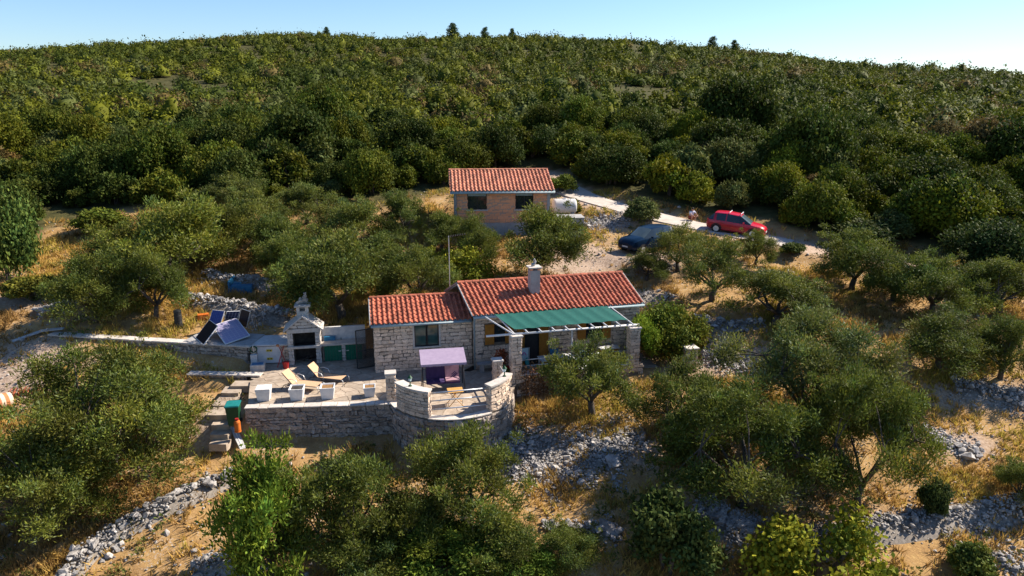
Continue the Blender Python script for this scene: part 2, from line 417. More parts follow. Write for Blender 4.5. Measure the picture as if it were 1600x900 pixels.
# concrete road ribbon
def ribbon(name, pts, hw, lift, thick, mat, label):
    dense = []
    for a, b in zip(pts[:-1], pts[1:]):
        k = max(2, int((b - a).length / .8))
        dense += [a.lerp(b, i / k) for i in range(k)]
    dense.append(pts[-1])
    arr = np.array([list(p) for p in dense]); ker = np.hanning(9); ker /= ker.sum()
    sm = np.stack([np.convolve(np.pad(arr[:, i], 4, 'edge'), ker, 'valid') for i in range(3)], 1)
    mb = MB(); n = len(sm)
    for i in range(n):
        d = sm[min(i+1, n-1)] - sm[max(i-1, 0)]; d /= np.hypot(d[0], d[1]); nx, ny = -d[1], d[0]
        w = hw * (1 + .06 * math.sin(i * .7))
        for s_, dz in ((1, -thick), (1, 0), (-1, 0), (-1, -thick)):
            x, y = sm[i, 0] + nx*w*s_, sm[i, 1] + ny*w*s_
            mb.v.append((x, y, sm[i, 2] + lift + dz))
    for i in range(n - 1):
        for k in range(3): mb.f.append((4*i+k, 4*i+k+1, 4*i+k+5, 4*i+k+4))
    return tag(mb.build(name, mat), label, kind='structure')
ribbon('road', ROAD[1:8], 1.45, .04, .25, 'road', 'pale concrete track climbing past the parked cars')
# ------------------------------------------------------------------ stone laying
def block_mesh(seed, jit=.07):
    r = random.Random(seed); bm = bmesh.new(); bmesh.ops.create_cube(bm, size=1.0)
    bmesh.ops.bevel(bm, geom=list(bm.edges), offset=.13, segments=1, affect='EDGES')
    for v in bm.verts:
        v.co += Vector((r.uniform(-jit, jit), r.uniform(-jit*1.4, jit*1.4), r.uniform(-jit, jit)))
    me = bpy.data.meshes.new('stone'); bm.to_mesh(me); bm.free(); return me
def rock_mesh(seed):
    r = random.Random(seed); bm = bmesh.new()
    for _ in range(13):
        v = Vector((r.gauss(0, 1), r.gauss(0, 1), r.gauss(0, 1))).normalized() * r.uniform(.42, .56)
        bm.verts.new(v)
    g = bmesh.ops.convex_hull(bm, input=list(bm.verts))
    bmesh.ops.delete(bm, geom=[v for v in bm.verts if not v.link_faces], context='VERTS')
    me = bpy.data.meshes.new('rock'); bm.to_mesh(me); bm.free(); return me
def shared(meshes, mat):
    out = []
    for me in meshes:
        c = me.copy(); c.materials.clear(); c.materials.append(M[mat]); out.append(c)
    return out
_blocks = [block_mesh(i, .09) for i in range(14)]
_rough = [block_mesh(50 + i, .16) for i in range(14)]
_rocks = [rock_mesh(100 + i) for i in range(14)]
BLOCK = {'stone': shared(_blocks, 'stone'), 'dress': shared(_blocks, 'dress'), 'rough': shared(_rough, 'rubble'), 'rock': shared(_rough, 'rock'), 'brick': shared(_blocks[:4], 'brick')}
ROCKS = shared(_rocks, 'rock')
for k in ROCKS: k.name = 'stone'
ROCK_NP = []
for me in _rocks:
    me.calc_loop_triangles()
    ROCK_NP.append((np.array([v.co[:] for v in me.vertices]), np.array([t.vertices[:] for t in me.loop_triangles])))

def straight(x, y, ang):
    c, s = math.cos(ang), math.sin(ang)
    return lambda t: (x + c*t, y + s*t, ang)
def arc(cx, cy, r, a0, sign=1):
    """walk a circle counter-clockwise; the outward normal points away from the centre"""
    return lambda t: (cx + r*math.cos(a0 + t/r), cy + r*math.sin(a0 + t/r), a0 + t/r + math.pi/2)

def lay(parent, path, L, z0, z1, kind='stone', hh=(.14, .24), ww=(.2, .46), holes=(), depth=.14, proud=.03, gap=.026, name='stone', cap=300, tilt=.02, r=R, stagger=None):
    """lay courses of single stones along a vertical face; the face looks to the right of the walking direction"""
    z0f = z0 if callable(z0) else (lambda t: z0)
    z, n, row = min(z0f(L*i/10) for i in range(11)), 0, 0
    while z < z1 - .04:
        h = r.uniform(*hh)
        if z + h > z1 - hh[0] * .6: h = z1 - z
        t = 0.0
        if stagger is not None and row % 2: t = -stagger * .5
        while t < L - .02:
            w = r.uniform(*ww)
            if t + w > L - ww[0] * .55: w = L - t
            a, b = max(t, 0), min(t + w, L)
            spans = [(a, b)]
            for (s0, s1, q0, q1) in holes:
                if q0 < z + h*.6 and z + h*.4 < q1:
                    nw = []
                    for (p, q) in spans:
                        if q <= s0 or p >= s1: nw.append((p, q))
                        else:
                            if p < s0: nw.append((p, s0))
                            if q > s1: nw.append((s1, q))
                    spans = nw
            for (p, q) in spans:
                if q - p < .05 or z + h < z0f((p+q)/2): continue
                x, y, ang = path((p + q) / 2)
                pr = proud * r.uniform(.3, 1.25)
                nx, ny = math.sin(ang), -math.cos(ang)
                off = pr - depth / 2
                o = bpy.data.objects.new(name, r.choice(BLOCK[kind])); C.objects.link(o); o.parent = parent
                o.location = (x + nx*off, y + ny*off, z + h/2)
                o.rotation_euler = (r.uniform(-tilt, tilt), r.uniform(-tilt, tilt) * 1.5, ang + r.uniform(-tilt, tilt))
                o.scale = (max(.04, q - p - gap) * 1.06, depth, max(.04, h - gap) * 1.06)
                n += 1
            t += w
        z += h; row += 1
    return n

# ------------------------------------------------------------------ roof tiles
def tile_mesh(mat):
    prof = [(-.5, .0), (-.14, .0), (-.06, .16), (.08, .27), (.24, .29), (.38, .20), (.5, .02)]
    mb = MB()
    n = len(prof)
    for y, dz in ((-.5, .10), (.58, -.03)):
        for x, z in prof: mb.v.append((x, y, z + dz))
    for x, z in prof: mb.v.append((x, -.5, z + dz - .02))
    for i in range(n - 1): mb.f.append((i, i+1, n+i+1, n+i))
    for i in range(n - 1): mb.f.append((2*n+i, 2*n+i+1, i+1, i))
    me = bpy.data.meshes.new('tile'); me.from_pydata(mb.v, [], mb.f); me.materials.append(M[mat]); return me
TILE = {k: tile_mesh(k) for k in ('tile', 'tile_old')}
def roof_side(parent, e0, e1, r0, r1, cols, rows, mat, single=True, r=R):
    """tiles between an eave e0-e1 and a ridge r0-r1"""
    e0, e1, r0, r1 = map(Vector, (e0, e1, r0, r1))
    def P(a, b): return (e0.lerp(e1, a)).lerp(r0.lerp(r1, a), b)
    nrm = (e1 - e0).cross(r0 - e0).normalized()
    if nrm.z < 0: nrm = -nrm
    joined = MB()
    for j in range(rows):
        for i in range(cols):
            c = P((i+.5)/cols, (j+.5)/rows)
            X = P((i+1)/cols, (j+.5)/rows) - P(i/cols, (j+.5)/rows); Y = P((i+.5)/cols, (j+1)/rows) - P((i+.5)/cols, j/rows)
            w, ln = X.length, Y.length
            if X.cross(Y).dot(nrm) < 0: X = -X
            Z = nrm * w * r.uniform(.9, 1.1)
            jx, jy = X * r.uniform(-.03, .03), Y * r.uniform(-.03, .03)
            c = c + nrm * .03 + jx + jy
            mw = Matrix(((X.x, Y.x, Z.x, c.x), (X.y, Y.y, Z.y, c.y), (X.z, Y.z, Z.z, c.z), (0, 0, 0, 1)))
            if single:
                # shear-free copy: scale on orthogonal axes
                x = X.normalized(); y = (Y - x * Y.dot(x)).normalized(); z = x.cross(y)
                sh = Y.dot(x)
                rot = Matrix((x, y, z)).transposed().to_4x4()
                skew = math.atan2(sh, Y.dot(y))
                o = link('tile', TILE[mat], parent, Matrix.Translation(c) @ rot @ Matrix.Rotation(-skew + r.uniform(-.015, .015), 4, 'Z') @ Matrix.Diagonal((w * math.cos(skew), ln / math.cos(skew) if skew else ln, w, 1)))
            else:
                me = TILE[mat]; joined.add([v.co[:] for v in me.vertices], [tuple(p.vertices) for p in me.polygons], mw)
    if not single:
        tag(joined.build('rear_tiles', mat, parent), kind='stuff')
def ridge_tiles(parent, a, b, n, rad_, mat):
    a, b = Vector(a), Vector(b)
    d = (b - a) / n; x = d.normalized(); side = Vector((-x.y, x.x, 0)).normalized()
    mb = MB(); k = 7
    for q, rr in ((-.5, 1.08), (.55, .94)):
        for i in range(k):
            t = math.pi * i / (k - 1); mb.v.append((q, math.cos(t) * rr, math.sin(t) * rr))
    for i in range(k - 1): mb.f.append((i, i+1, k+i+1, k+i))
    me = bpy.data.meshes.new('ridge_tile'); me.from_pydata(mb.v, [], mb.f); me.materials.append(M[mat])
    for i in range(n):
        c = a + d * (i + .5); z = x.cross(side)
        rot = Matrix((x, side, z)).transposed().to_4x4()
        link('ridge_tile', me, parent, Matrix.Translation(c) @ rot @ Matrix.Diagonal((d.length, rad_, rad_ * .8, 1)))

def slab(mb, pts, t):
    """a thin plate under four corner points (a, b along the bottom, c, d along the top)"""
    pts = [Vector(p) for p in pts]; n = (pts[1]-pts[0]).cross(pts[3]-pts[0]).normalized()
    if n.z < 0: n = -n
    lo = [p - n*t for p in pts]
    return mb.add([tuple(p) for p in pts + lo], [(0,1,2,3), (7,6,5,4), (0,4,5,1), (1,5,6,2), (2,6,7,3), (3,7,4,0)])

# ------------------------------------------------------------------ crazy paving
def clip(poly, px, py, nx, ny):
    out = []
    for i in range(len(poly)):
        a, b = poly[i], poly[(i+1) % len(poly)]
        da, db = (a[0]-px)*nx + (a[1]-py)*ny, (b[0]-px)*nx + (b[1]-py)*ny
        if da <= 0: out.append(a)
        if (da < 0 < db) or (db < 0 < da):
            t = da / (da - db); out.append((a[0]+t*(b[0]-a[0]), a[1]+t*(b[1]-a[1])))
    return out
def pave(parent, boundary, z, cell, mat='flag', seed=1, frame=None):
    """irregular flagstones filling a convex outline, each its own slab"""
    r = random.Random(seed); xs = [p[0] for p in boundary]; ys_ = [p[1] for p in boundary]
    seeds = []; tries = 0
    want = int((max(xs)-min(xs)) * (max(ys_)-min(ys_)) / (cell*cell) * 1.25)
    while len(seeds) < want and tries < want * 30:
        tries += 1
        q = (r.uniform(min(xs)-cell, max(xs)+cell), r.uniform(min(ys_)-cell, max(ys_)+cell))
        if all((q[0]-s[0])**2 + ((q[1]-s[1])*1.25)**2 > (cell*.72)**2 for s in seeds): seeds.append(q)
    area2 = sum(a[0]*b[1]-b[0]*a[1] for a, b in zip(boundary, boundary[1:]+boundary[:1]))
    if area2 < 0: boundary = boundary[::-1]
    for s in seeds:
        poly = [(s[0]-2*cell, s[1]-2*cell), (s[0]+2*cell, s[1]-2*cell), (s[0]+2*cell, s[1]+2*cell), (s[0]-2*cell, s[1]+2*cell)]
        for q in seeds:
            if q is s or abs(q[0]-s[0]) > 4*cell or abs(q[1]-s[1]) > 4*cell: continue
            nx, ny = q[0]-s[0], q[1]-s[1]; d = math.hypot(nx, ny); nx /= d; ny /= d
            poly = clip(poly, (s[0]+q[0])/2 - nx*.011, (s[1]+q[1])/2 - ny*.011, nx, ny)
            if len(poly) < 3: break
        for a, b in zip(boundary, boundary[1:]+boundary[:1]):
            if len(poly) < 3: break
            ex, ey = b[0]-a[0], b[1]-a[1]; d = math.hypot(ex, ey)
            poly = clip(poly, a[0], a[1], ey/d, -ex/d)
        if len(poly) < 3: continue
        ar = abs(sum(a[0]*b[1]-b[0]*a[1] for a, b in zip(poly, poly[1:]+poly[:1]))) / 2
        if ar < .02: continue
        cx = sum(p[0] for p in poly)/len(poly); cy = sum(p[1] for p in poly)/len(poly)
        mb = MB(); mb.prism([(p[0]-cx, p[1]-cy) for p in poly], -.04, r.uniform(0, .008))
        o = mb.build('flagstone', mat, parent); o.location = (cx, cy, z)

# ================================================================== the stone house
house = thing('stone_house', 'long stone house with red tiled roof and a grey chimney', 'house', MA.o, MA.a)
HL, HD, EZ, RZ_ = 9.15, 4.6, 3.0, 4.10
hw = MB()
hw.box(0, HL, 0.02, .4, -.6, 2.98)
hw.box(0.02, .4, .4, HD, -.6, 3.0); hw.box(HL-.4, HL-.02, .4, HD, -.6, 3.0); hw.box(.4, HL-.4, HD-.4, HD-.02, -.6, 3.0)
for x0, x1 in ((.02, .4), (HL-.4, HL-.02)):   # gables
    hw.add([(x0, .02, 2.96), (x0, HD-.02, 2.96), (x0, HD/2, RZ_-.13), (x1, .02, 2.96), (x1, HD-.02, 2.96), (x1, HD/2, RZ_-.13)], [(0,2,1), (3,4,5), (0,3,5,2), (1,2,5,4), (0,1,4,3)])
hwall = hw.build('wall', 'mortar', house)
WIN = [(.52, 1.95, 1.35, 2.42), (2.55, 3.45, .02, 2.42)]
lay(hwall, straight(0, 0.02, 0), HL, 0, 2.9, 'stone', (.15, .25), (.24, .50), holes=[(.5, 1.97, 1.33, 2.44), (2.5, 3.5, -1, 2.44)])
lay(hwall, straight(0.02, .7, -math.pi/2), .7, 0, 2.95, 'stone', (.15, .25), (.22, .40))
lay(hwall, straight(HL-.02, 0, math.pi/2), 1.8, 0, 2.95, 'stone', (.16, .26), (.26, .50))
hroof = MB()
eL, eR, rL, rR = (-.15, -.28, EZ), (HL+.08, -.28, EZ), (-.48, HD/2, RZ_), (HL-.16, HD/2, RZ_)
bL, bR = (-.75, HD+.25, EZ), (HL-.3, HD+.25, EZ)
slab(hroof, [eL, eR, rR, rL], .09); slab(hroof, [bR, bL, rL, rR], .09)
hr = hroof.build('roof', 'gutter', house)
roof_side(hr, eL, eR, rL, rR, 36, 8, 'tile')
roof_side(hr, bR, bL, rR, rL, 36, 8, 'tile', single=False)
ridge_tiles(hr, Vector(rL)+Vector((0, 0, .03)), Vector(rR)+Vector((0, 0, .03)), 23, .13, 'tile')
vb = MB(); vb.tube([Vector(eL)+Vector((-.03, 0, .0)), Vector(rL)+Vector((-.03, 0, .02)), Vector(bL)+Vector((-.03, 0, 0))], .045, 6); vb.build('verge_board', 'concrete', hr)
vb = MB(); vb.tube([Vector(eR)+Vector((.03, 0, .0)), Vector(rR)+Vector((.03, 0, .02)), Vector(bR)+Vector((.03, 0, 0))], .04, 6); vb.build('verge_board', 'concrete', hr)
gt = MB(); gt.tube([Vector(eL)+Vector((0, -.07, -.08)), Vector(eR)+Vector((0, -.07, -.08))], .065, 8); gt.build('gutter', 'gutter', house, smooth=True)
dp = MB(); dp.tube([(-.05, -.3, EZ-.1), (-.06, -.09, EZ-.35), (-.06, -.09, .05)], .045, 8); dp.build('downpipe', 'gutter', house, smooth=True)
ch = MB(); ch.box(-.27, .27, -.26, .26, 0, 1.42)
chim = ch.build('chimney', 'concrete', house, bevel=.01); chim.location = (3.5, 1.25, 3.45)
fl = MB(); fl.box(-.40, .40, -.46, .40, .0, .035, Matrix.Translation((0, -.12, .06)) @ Matrix.Rotation(rad(23), 4, 'X')); fl.build('chimney_flashing', 'steel', chim)
cc = MB()
for sx in (-1, 1):
    for sy in (-1, 1): cc.box(sx*.2-.06, sx*.2+.06, sy*.2-.06, sy*.2+.06, 1.42, 1.53)
cc.build('chimney_brick_course', 'brick', chim)
cb = MB(); cb.box(-.36, .36, -.34, .34, 1.53, 1.60); cb.build('chimney_cap', 'dress', chim, bevel=.012)
for (x, y, z, s) in ((-.05, 0, 1.68, .26), (.07, .02, 1.80, .2), (.01, 0, 1.94, .15)):
    o = link('cap_stone', R.choice(ROCKS), chim); o.location = (x, y, z); o.scale = (s*.9, s*.9, s*1.25)
# shuttered window and door under the pergola
wd = MB(); wd.box(.92, 1.60, -.03, .06, 1.42, 2.40); w_ = wd.build('window', 'glass', house)
for x0, x1 in ((.50, .98), (1.58, 2.02)):
    s = MB(); s.box(x0, x1, -.11, -.065, 1.34, 2.43)
    for k in range(4): s.box(x0+.02+k*(x1-x0-.04)/4, x0+.01+(k+1)*(x1-x0-.04)/4, -.125, -.111, 1.37, 2.40)
    s.build('shutter', 'shutter', w_)
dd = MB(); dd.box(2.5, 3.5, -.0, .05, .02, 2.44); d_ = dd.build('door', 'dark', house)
s = MB(); s.box(2.2, 2.62, -.12, -.07, .04, 2.40); s.build('door_leaf', 'shutter', d_)
s = MB(); s.box(3.42, 3.92, -.12, -.07, .04, 2.40); s.build('door_leaf', 'shutter', d_)
s = MB(); s.box(6.0, 7.0, -.03, .03, 1.2, 2.3); w2 = s.build('window', 'glass', house)
s = MB(); s.box(5.55, 6.02, -.12, -.07, 1.15, 2.33); s.build('shutter', 'shutter', w2)
s = MB(); s.box(6.98, 7.45, -.12, -.07, 1.15, 2.33); s.build('shutter', 'shutter', w2)

# ================================================================== the annexe
anx = thing('stone_annexe', 'lower stone annexe with red tiled roof and a square two-pane window', 'house', AN.o, AN.a)
AL, AD, AE, AR = 5.05, 4.0, 2.66, 3.45
aw = MB()
aw.box(0, 2.03, .02, .4, -.6, 2.64); aw.box(3.33, AL, .02, .4, -.6, 2.64); aw.box(2.03, 3.33, .02, .4, -.6, 1.28); aw.box(2.03, 3.33, .02, .4, 2.46, 2.64)
aw.box(.02, .4, .4, 1.0, -.6, 2.66); aw.box(.02, .4, 1.9, AD, -.6, 2.66); aw.box(.02, .4, 1.0, 1.9, 2.1, 2.66); aw.box(.4, AL, AD-.4, AD-.02, -.6, 2.66)
aw.add([(.02, .02, 2.62), (.02, AD-.02, 2.62), (.02, AD/2, AR-.12), (.4, .02, 2.62), (.4, AD-.02, 2.62), (.4, AD/2, AR-.12)], [(0,2,1), (3,4,5), (0,3,5,2), (1,2,5,4), (0,1,4,3)])
awall = aw.build('wall', 'mortar', anx)
lay(awall, straight(0, .02, 0), AL, 0, 2.58, 'stone', (.14, .23), (.22, .48), holes=[(2.0, 3.36, 1.22, 2.50)])
lay(awall, straight(.02, AD, -math.pi/2), AD, 0, 2.62, 'stone', (.15, .24), (.22, .44), holes=[(2.1, 3.0, -1, 2.1)])
for k in range(5):      # gable courses above the eaves
    zz = 2.62 + k*.15; hw_ = (AR-.12-zz-.1)/(AR-.12-2.62)*AD/2
    if hw_ > .15: lay(awall, straight(.02, AD/2+hw_, -math.pi/2), 2*hw_, zz, zz+.15, 'stone', (.15, .16), (.22, .4))
aroof = MB()
aeL, aeR, arL, arR = (-.13, -.24, AE), (AL-.05, -.24, AE), (-.13, AD/2, AR), (AL-.12, AD/2, AR)
abL, abR = (-.13, AD+.22, AE), (AL-.1, AD+.22, AE)
slab(aroof, [aeL, aeR, arR, arL], .08); slab(aroof, [abR, abL, arL, arR], .08)
ar_ = aroof.build('roof', 'gutter', anx)
roof_side(ar_, aeL, aeR, arL, arR, 20, 7, 'tile')
roof_side(ar_, abR, abL, arR, arL, 20, 7, 'tile', single=False)
ridge_tiles(ar_, Vector(arL)+Vector((0, 0, .03)), Vector(arR)+Vector((0, 0, .03)), 12, .12, 'tile')
vb = MB(); vb.tube([Vector(aeL)+Vector((-.03, 0, 0)), Vector(arL)+Vector((-.03, 0, .02)), Vector(abL)+Vector((-.03, 0, 0))], .04, 6); vb.build('verge_board', 'concrete', ar_)
gt = MB(); gt.tube([Vector(aeL)+Vector((0, -.06, -.07)), Vector(aeR)+Vector((0, -.06, -.07))], .06, 8); gt.build('gutter', 'gutter', anx, smooth=True)
fr = MB()
for b in ((1.96, 2.05, 1.22, 2.52), (3.31, 3.40, 1.22, 2.52), (2.05, 3.31, 2.44, 2.52)): fr.box(b[0], b[1], -.035, .12, b[2], b[3])
wn_ = fr.build('window', 'dress', anx, bevel=.006)
for x0, x1 in ((2.07, 2.67), (2.70, 3.29)):
    g = MB(); g.box(x0+.03, x1-.03, .10, .11, 1.33, 2.40); pn = g.build('pane', 'pane', wn_)
    f_ = MB(); f_.box(x0, x0+.035, .07, .13, 1.29, 2.43); f_.box(x1-.035, x1, .07, .13, 1.29, 2.43); f_.box(x0+.035, x1-.035, .07, .13, 1.29, 1.33); f_.box(x0+.035, x1-.035, .07, .13, 2.395, 2.43); f_.build('sash_frame', 'dark', wn_)
si = MB(); si.box(1.94, 3.42, -.07, .12, 1.20, 1.28); si.build('sill', 'dress', wn_, bevel=.008)
# wire-mesh screen door, hinged on the left gable and standing open
sd = MB(); W_, Hh = .92, 2.08
for a, b in (((0, 0), (W_, 0)), ((W_, 0), (W_, Hh)), ((W_, Hh), (0, Hh)), ((0, Hh), (0, 0)), ((0, .95), (W_, .95))): sd.tube([(a[0], 0, a[1]), (b[0], 0, b[1])], .028, 6)
sdo = sd.build('screen_door', 'dark', anx); sdo.matrix_local = Matrix.Translation((-.03, .98, .04)) @ Matrix.Rotation(rad(196), 4, 'Z')
ms = MB()
for k in range(1, 30): ms.tube([(W_*k/30, 0, .02), (W_*k/30, 0, Hh-.02)], .006, 3, cap=False)
for k in range(1, 66): ms.tube([(.02, 0, Hh*k/66), (W_-.02, 0, Hh*k/66)], .006, 3, cap=False)
ms.build('wire_mesh', 'dark', sdo)
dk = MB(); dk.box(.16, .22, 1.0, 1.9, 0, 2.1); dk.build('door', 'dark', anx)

# ================================================================== terrace, bastion, pergola deck
terr = MB()
LT = [(-12.25, 31.0), (-5.55, 31.5), (-3.9, 33.3), (-1.8, 36.9), (-7.6, 39.2), (-13.8, 37.0), (-13.45, 35.2), (-12.98, 33.7)]
terr.prism([(x + (-8.0-x)*.04, y + (34.6-y)*.08) for x, y in LT], -2.4, -.045)
tfloor = terr.build('terrace', 'gap'); tag(tfloor, 'pale flagstone terrace in front of the stone house', kind='structure')
pave(tfloor, LT, 0, .55, seed=3)
# mid terrace between bastion, annexe and pergola
T2 = [(-5.55, 31.52), (-.2, 32.3), (.25, 33.9), (-1.7, 36.1)]
t2 = MB(); t2.prism(T2, -2.2, -.058); t2o = t2.build('terrace', 'gap', None); tag(t2o, 'flagstones under the garden swing', kind='structure')
pave(t2o, T2, -.012, .6, seed=5)
# loose coping edge along the left terrace
rim = thing('terrace_wall', 'rough stone retaining wall below the row of white planters', 'wall', (-12.25, 31.0, 0), math.atan2(.5, 6.7))
WL = math.hypot(6.7, .5)
core = MB(); core.box(0.02, WL, .03, .35, -2.6, -.06); core.build('core', 'gap', rim)
def gl(fr_o, ang):
    return lambda t: gz(fr_o[0] + math.cos(ang)*t + .1*math.sin(ang), fr_o[1] + math.sin(ang)*t - .1) - .15
lay(rim, straight(0, .02, 0), WL, -2.2, -.06, 'rough', (.12, .29), (.14, .46), proud=.06, tilt=.12)
lay(rim, straight(0.0, 2.6, -math.pi/2), 2.6, -1.4, -.06, 'rough', (.12, .29), (.14, .46), proud=.06, tilt=.12)
t = -.05
while t < WL:
    w = R.uniform(.4, .8); b = MB(); b.box(-w/2+.012, w/2-.012, -.09-R.uniform(0, .05), .34, -.05, .012); o = b.build('coping_stone', 'dress', rim, bevel=.01); o.location = (t + w/2, 0, R.uniform(0, .012)); t += w
BC, BR = (-2.9, 32.65), 2.95
bas = thing('round_bastion', 'round stone bastion carrying the swing terrace, with two curved parapets', 'wall', (BC[0], BC[1], 0))
dm = MB(); dm.lathe([(BR+.02, -3.2), (BR-.03, -.05)], 48); dm.build('core', 'gap', bas)
lay(bas, arc(0, 0, BR, rad(178)), BR * rad(190), -2.5, -.07, 'rough', (.12, .29), (.15, .46), proud=.06, tilt=.11)
pv = [(BR*math.cos(rad(a))*.985, BR*math.sin(rad(a))*.985) for a in range(0, 360, 10)]
bp = link('deck', bpy.data.meshes.new('deck'), bas); bp_m = MB(); bp_m.prism([(p[0]*.99, p[1]*.99) for p in pv], -.06, -.032); bpy.data.objects.remove(bp); bp = bp_m.build('deck', 'gap', bas)
pave(bp, pv, .008, .6, seed=9)
def curb(a0, a1, r0, r1, z0, z1, n=10):
    mb = MB(); vs = []
    for i in range(n + 1):
        a = rad(a0 + (a1 - a0) * i / n); c, s_ = math.cos(a), math.sin(a)
        vs += [(r0*c, r0*s_, z0), (r1*c, r1*s_, z0), (r1*c, r1*s_, z1), (r0*c, r0*s_, z1)]
    fs = [(0, 1, 2, 3), (4*n+3, 4*n+2, 4*n+1, 4*n)]
    for i in range(n):
        for k in range(4): fs.append((4*i+k, 4*i+4+k, 4*i+4+(k+1) % 4, 4*i+(k+1) % 4))
    mb.add(vs, fs); return mb
for a0, a1 in ((216, 254), (312, 347)):
    seg = curb(a0, a1, BR-.36, BR-.03, -.05, 1.22).build('parapet', 'mortar', bas)
    L_ = BR * rad(a1 - a0)
    lay(seg, arc(0, 0, BR-.03, rad(a0)), L_, 0, 1.22, 'stone', (.12, .2), (.2, .45))
    lay(seg, lambda t, a0=a0, a1=a1: ((BR-.36)*math.cos(rad(a1)-t/(BR-.36)), (BR-.36)*math.sin(rad(a1)-t/(BR-.36)), rad(a1)-t/(BR-.36)-math.pi/2), (BR-.36)*rad(a1-a0), 0, 1.22, 'stone', (.13, .2), (.2, .45))
    for a, sg in ((a0, -1), (a1, 1)):
        p0 = (BR-.36 if sg > 0 else BR-.03); 
        c, s_ = math.cos(rad(a)), math.sin(rad(a))
        if sg > 0: lay(seg, straight((BR-.03)*c, (BR-.03)*s_, rad(a)+math.pi), .33, 0, 1.22, 'stone', (.13, .2), (.15, .34), depth=.06)
        else: lay(seg, straight((BR-.36)*c, (BR-.36)*s_, rad(a)), .33, 0, 1.22, 'stone', (.13, .2), (.15, .34), depth=.06)
    curb(a0-1, a1+1, BR-.42, BR+.04, 1.22, 1.30).build('coping', 'dress', seg)
curb(183, 216, BR-.5, BR+.05, -.02, .035).build('coping', 'dress', bas)
curb(254, 312, BR-.4, BR+.05, -.02, .035).build('coping', 'dress', bas)

def pillar(name, label, p, rz, w, h, z0=0, d=None, cat='pillar', group=None):
    d = d or w
    t = thing(name, label, cat, (p[0], p[1], z0), rz, group)
    b = MB(); b.box(-w/2+.03, w/2-.03, -d/2+.03, d/2-.03, -.3, h); sh = b.build('shaft', 'mortar', t)
    for (x, y, a, L_) in ((-w/2+.02, -d/2+.02, 0, w-.04), (w/2-.02, -d/2+.02, math.pi/2, d-.04), (w/2-.02, d/2-.02, math.pi, w-.04), (-w/2+.02, d/2-.02, -math.pi/2, d-.04)):
        lay(sh, straight(x, y, a), L_, 0, h, 'stone', (.14, .22), (.16, .36), depth=.1, proud=.015)
    c = MB(); c.box(-w/2-.04, w/2+.04, -d/2-.04, d/2+.04, h, h+.08); c.build('cap_slab', 'dress', t, bevel=.012)
    return t
pl_l = atz(611, 627, 0); pillar('stone_post', 'square stone post where the planter terrace meets the round bastion', (pl_l.x, pl_l.y+.12), rad(10), .46, 1.35, cat='post')
pm = (-.72, 33.55); pillar('stone_post', 'square stone post between garden swing and pergola pillar', pm, rad(14), .46, 1.35, cat='post')
def rail(label, pairs, r=.032):
    t = thing('pipe_railing', label, 'railing', pairs[0][0])
    o = Vector(pairs[0][0])
    for a, b in pairs:
        m = MB(); m.tube([Vector(a)-o, Vector(b)-o], r, 8); m.build('rail', 'steel', t, smooth=True)
def bpt(a, r, z): return (BC[0] + r*math.cos(rad(a)), BC[1] + r*math.sin(rad(a)), z)
rail('steel pipe railing between the two curved parapets in front of the wooden table', [(bpt(252, BR-.2, z), bpt(314, BR-.2, z)) for z in (.32, .74, 1.12)])
rail('short steel pipe rails between the square post and the left-hand curved parapet', [((pl_l.x+.15, pl_l.y+.05, z), bpt(218, BR-.2, z)) for z in (.32, .74, 1.12)])
rail('short steel pipe rails between the right-hand curved parapet and the post behind it', [((pm[0]+.1, pm[1]-.1, z), bpt(345, BR-.2, z)) for z in (.74, 1.12)])
for a, lab in ((233, 'left-hand curved parapet'), (338, 'right-hand curved parapet')):
    x, y, z = bpt(a, BR-.2, 1.30)
    t = thing('garden_lantern', 'small green lantern standing on the ' + lab, 'lantern', (x, y, z), 0, 'green lanterns on the bastion')
    b = MB(); b.lathe([(.09, 0), (.08, .03), (.03, .06), (.025, .2), (.05, .24)], 10); b.build('stem', 'green_plastic', t, smooth=True)
    b = MB(); b.lathe([(.05, .24), (.09, .38), (.085, .39)], 6); b.build('glass_body', 'pale_blue', t)
    b = MB(); b.lathe([(.12, .39), (.03, .50), (.012, .56)], 6); b.build('lid', 'green_plastic', t)

# ------------------------------------------------------------------ pergola terrace and pergola
pw = thing('pergola_terrace_wall', 'stone retaining wall with a white slab coping under the pergola', 'wall', MA.o, MA.a)
b = MB(); b.box(1.2, 8.4, -2.36, -2.0, -2.6, .40); b.build('core', 'mortar', pw)
lay(pw, straight(1.2, -2.36, 0), 7.2, -2.3, -.62, 'rough', (.18, .3), (.22, .5), proud=.06, tilt=.05)
lay(pw, straight(1.2, -2.36, 0), 7.2, -.60, .40, 'stone', (.15, .25), (.24, .5), proud=.02)
b = MB(); b.box(1.2, 8.4, -2.42, -2.36, -.66, -.60); b.build('ledge', 'dress', pw)
t = 1.75
while t < 7.6:
    w = R.uniform(.5, .9); b = MB(); b.box(0, w-.02, -2.44, -1.96, .40, .46+R.uniform(0, .02)); o = b.build('coping_slab', 'white', pw, bevel=.01); o.location = (t, 0, 0); t += w
PD = [tuple(MA.w(x, y)[:2]) for x, y in ((0.9, -2.0), (9.4, -2.0), (9.4, .1), (0.0, .1), (0, -.6))]
b = MB(); b.prism(PD, -1.9, -.047); pdo = b.build('terrace', 'gap'); tag(pdo, 'shaded flagstone floor beneath the pergola', kind='structure')
pave(pdo, PD, -.002, .6, seed=12)
p1 = MA.w(1.58, -2.16); p2 = MA.w(7.86, -2.16)
pillar('pergola_pillar', 'stone pillar under the near end of the pergola, beside the swing terrace', p1, MA.a, .56, 2.42, cat='pillar')
pillar('pergola_pillar', 'stone pillar under the vine-covered end of the pergola', p2, MA.a, .56, 2.34, cat='pillar')
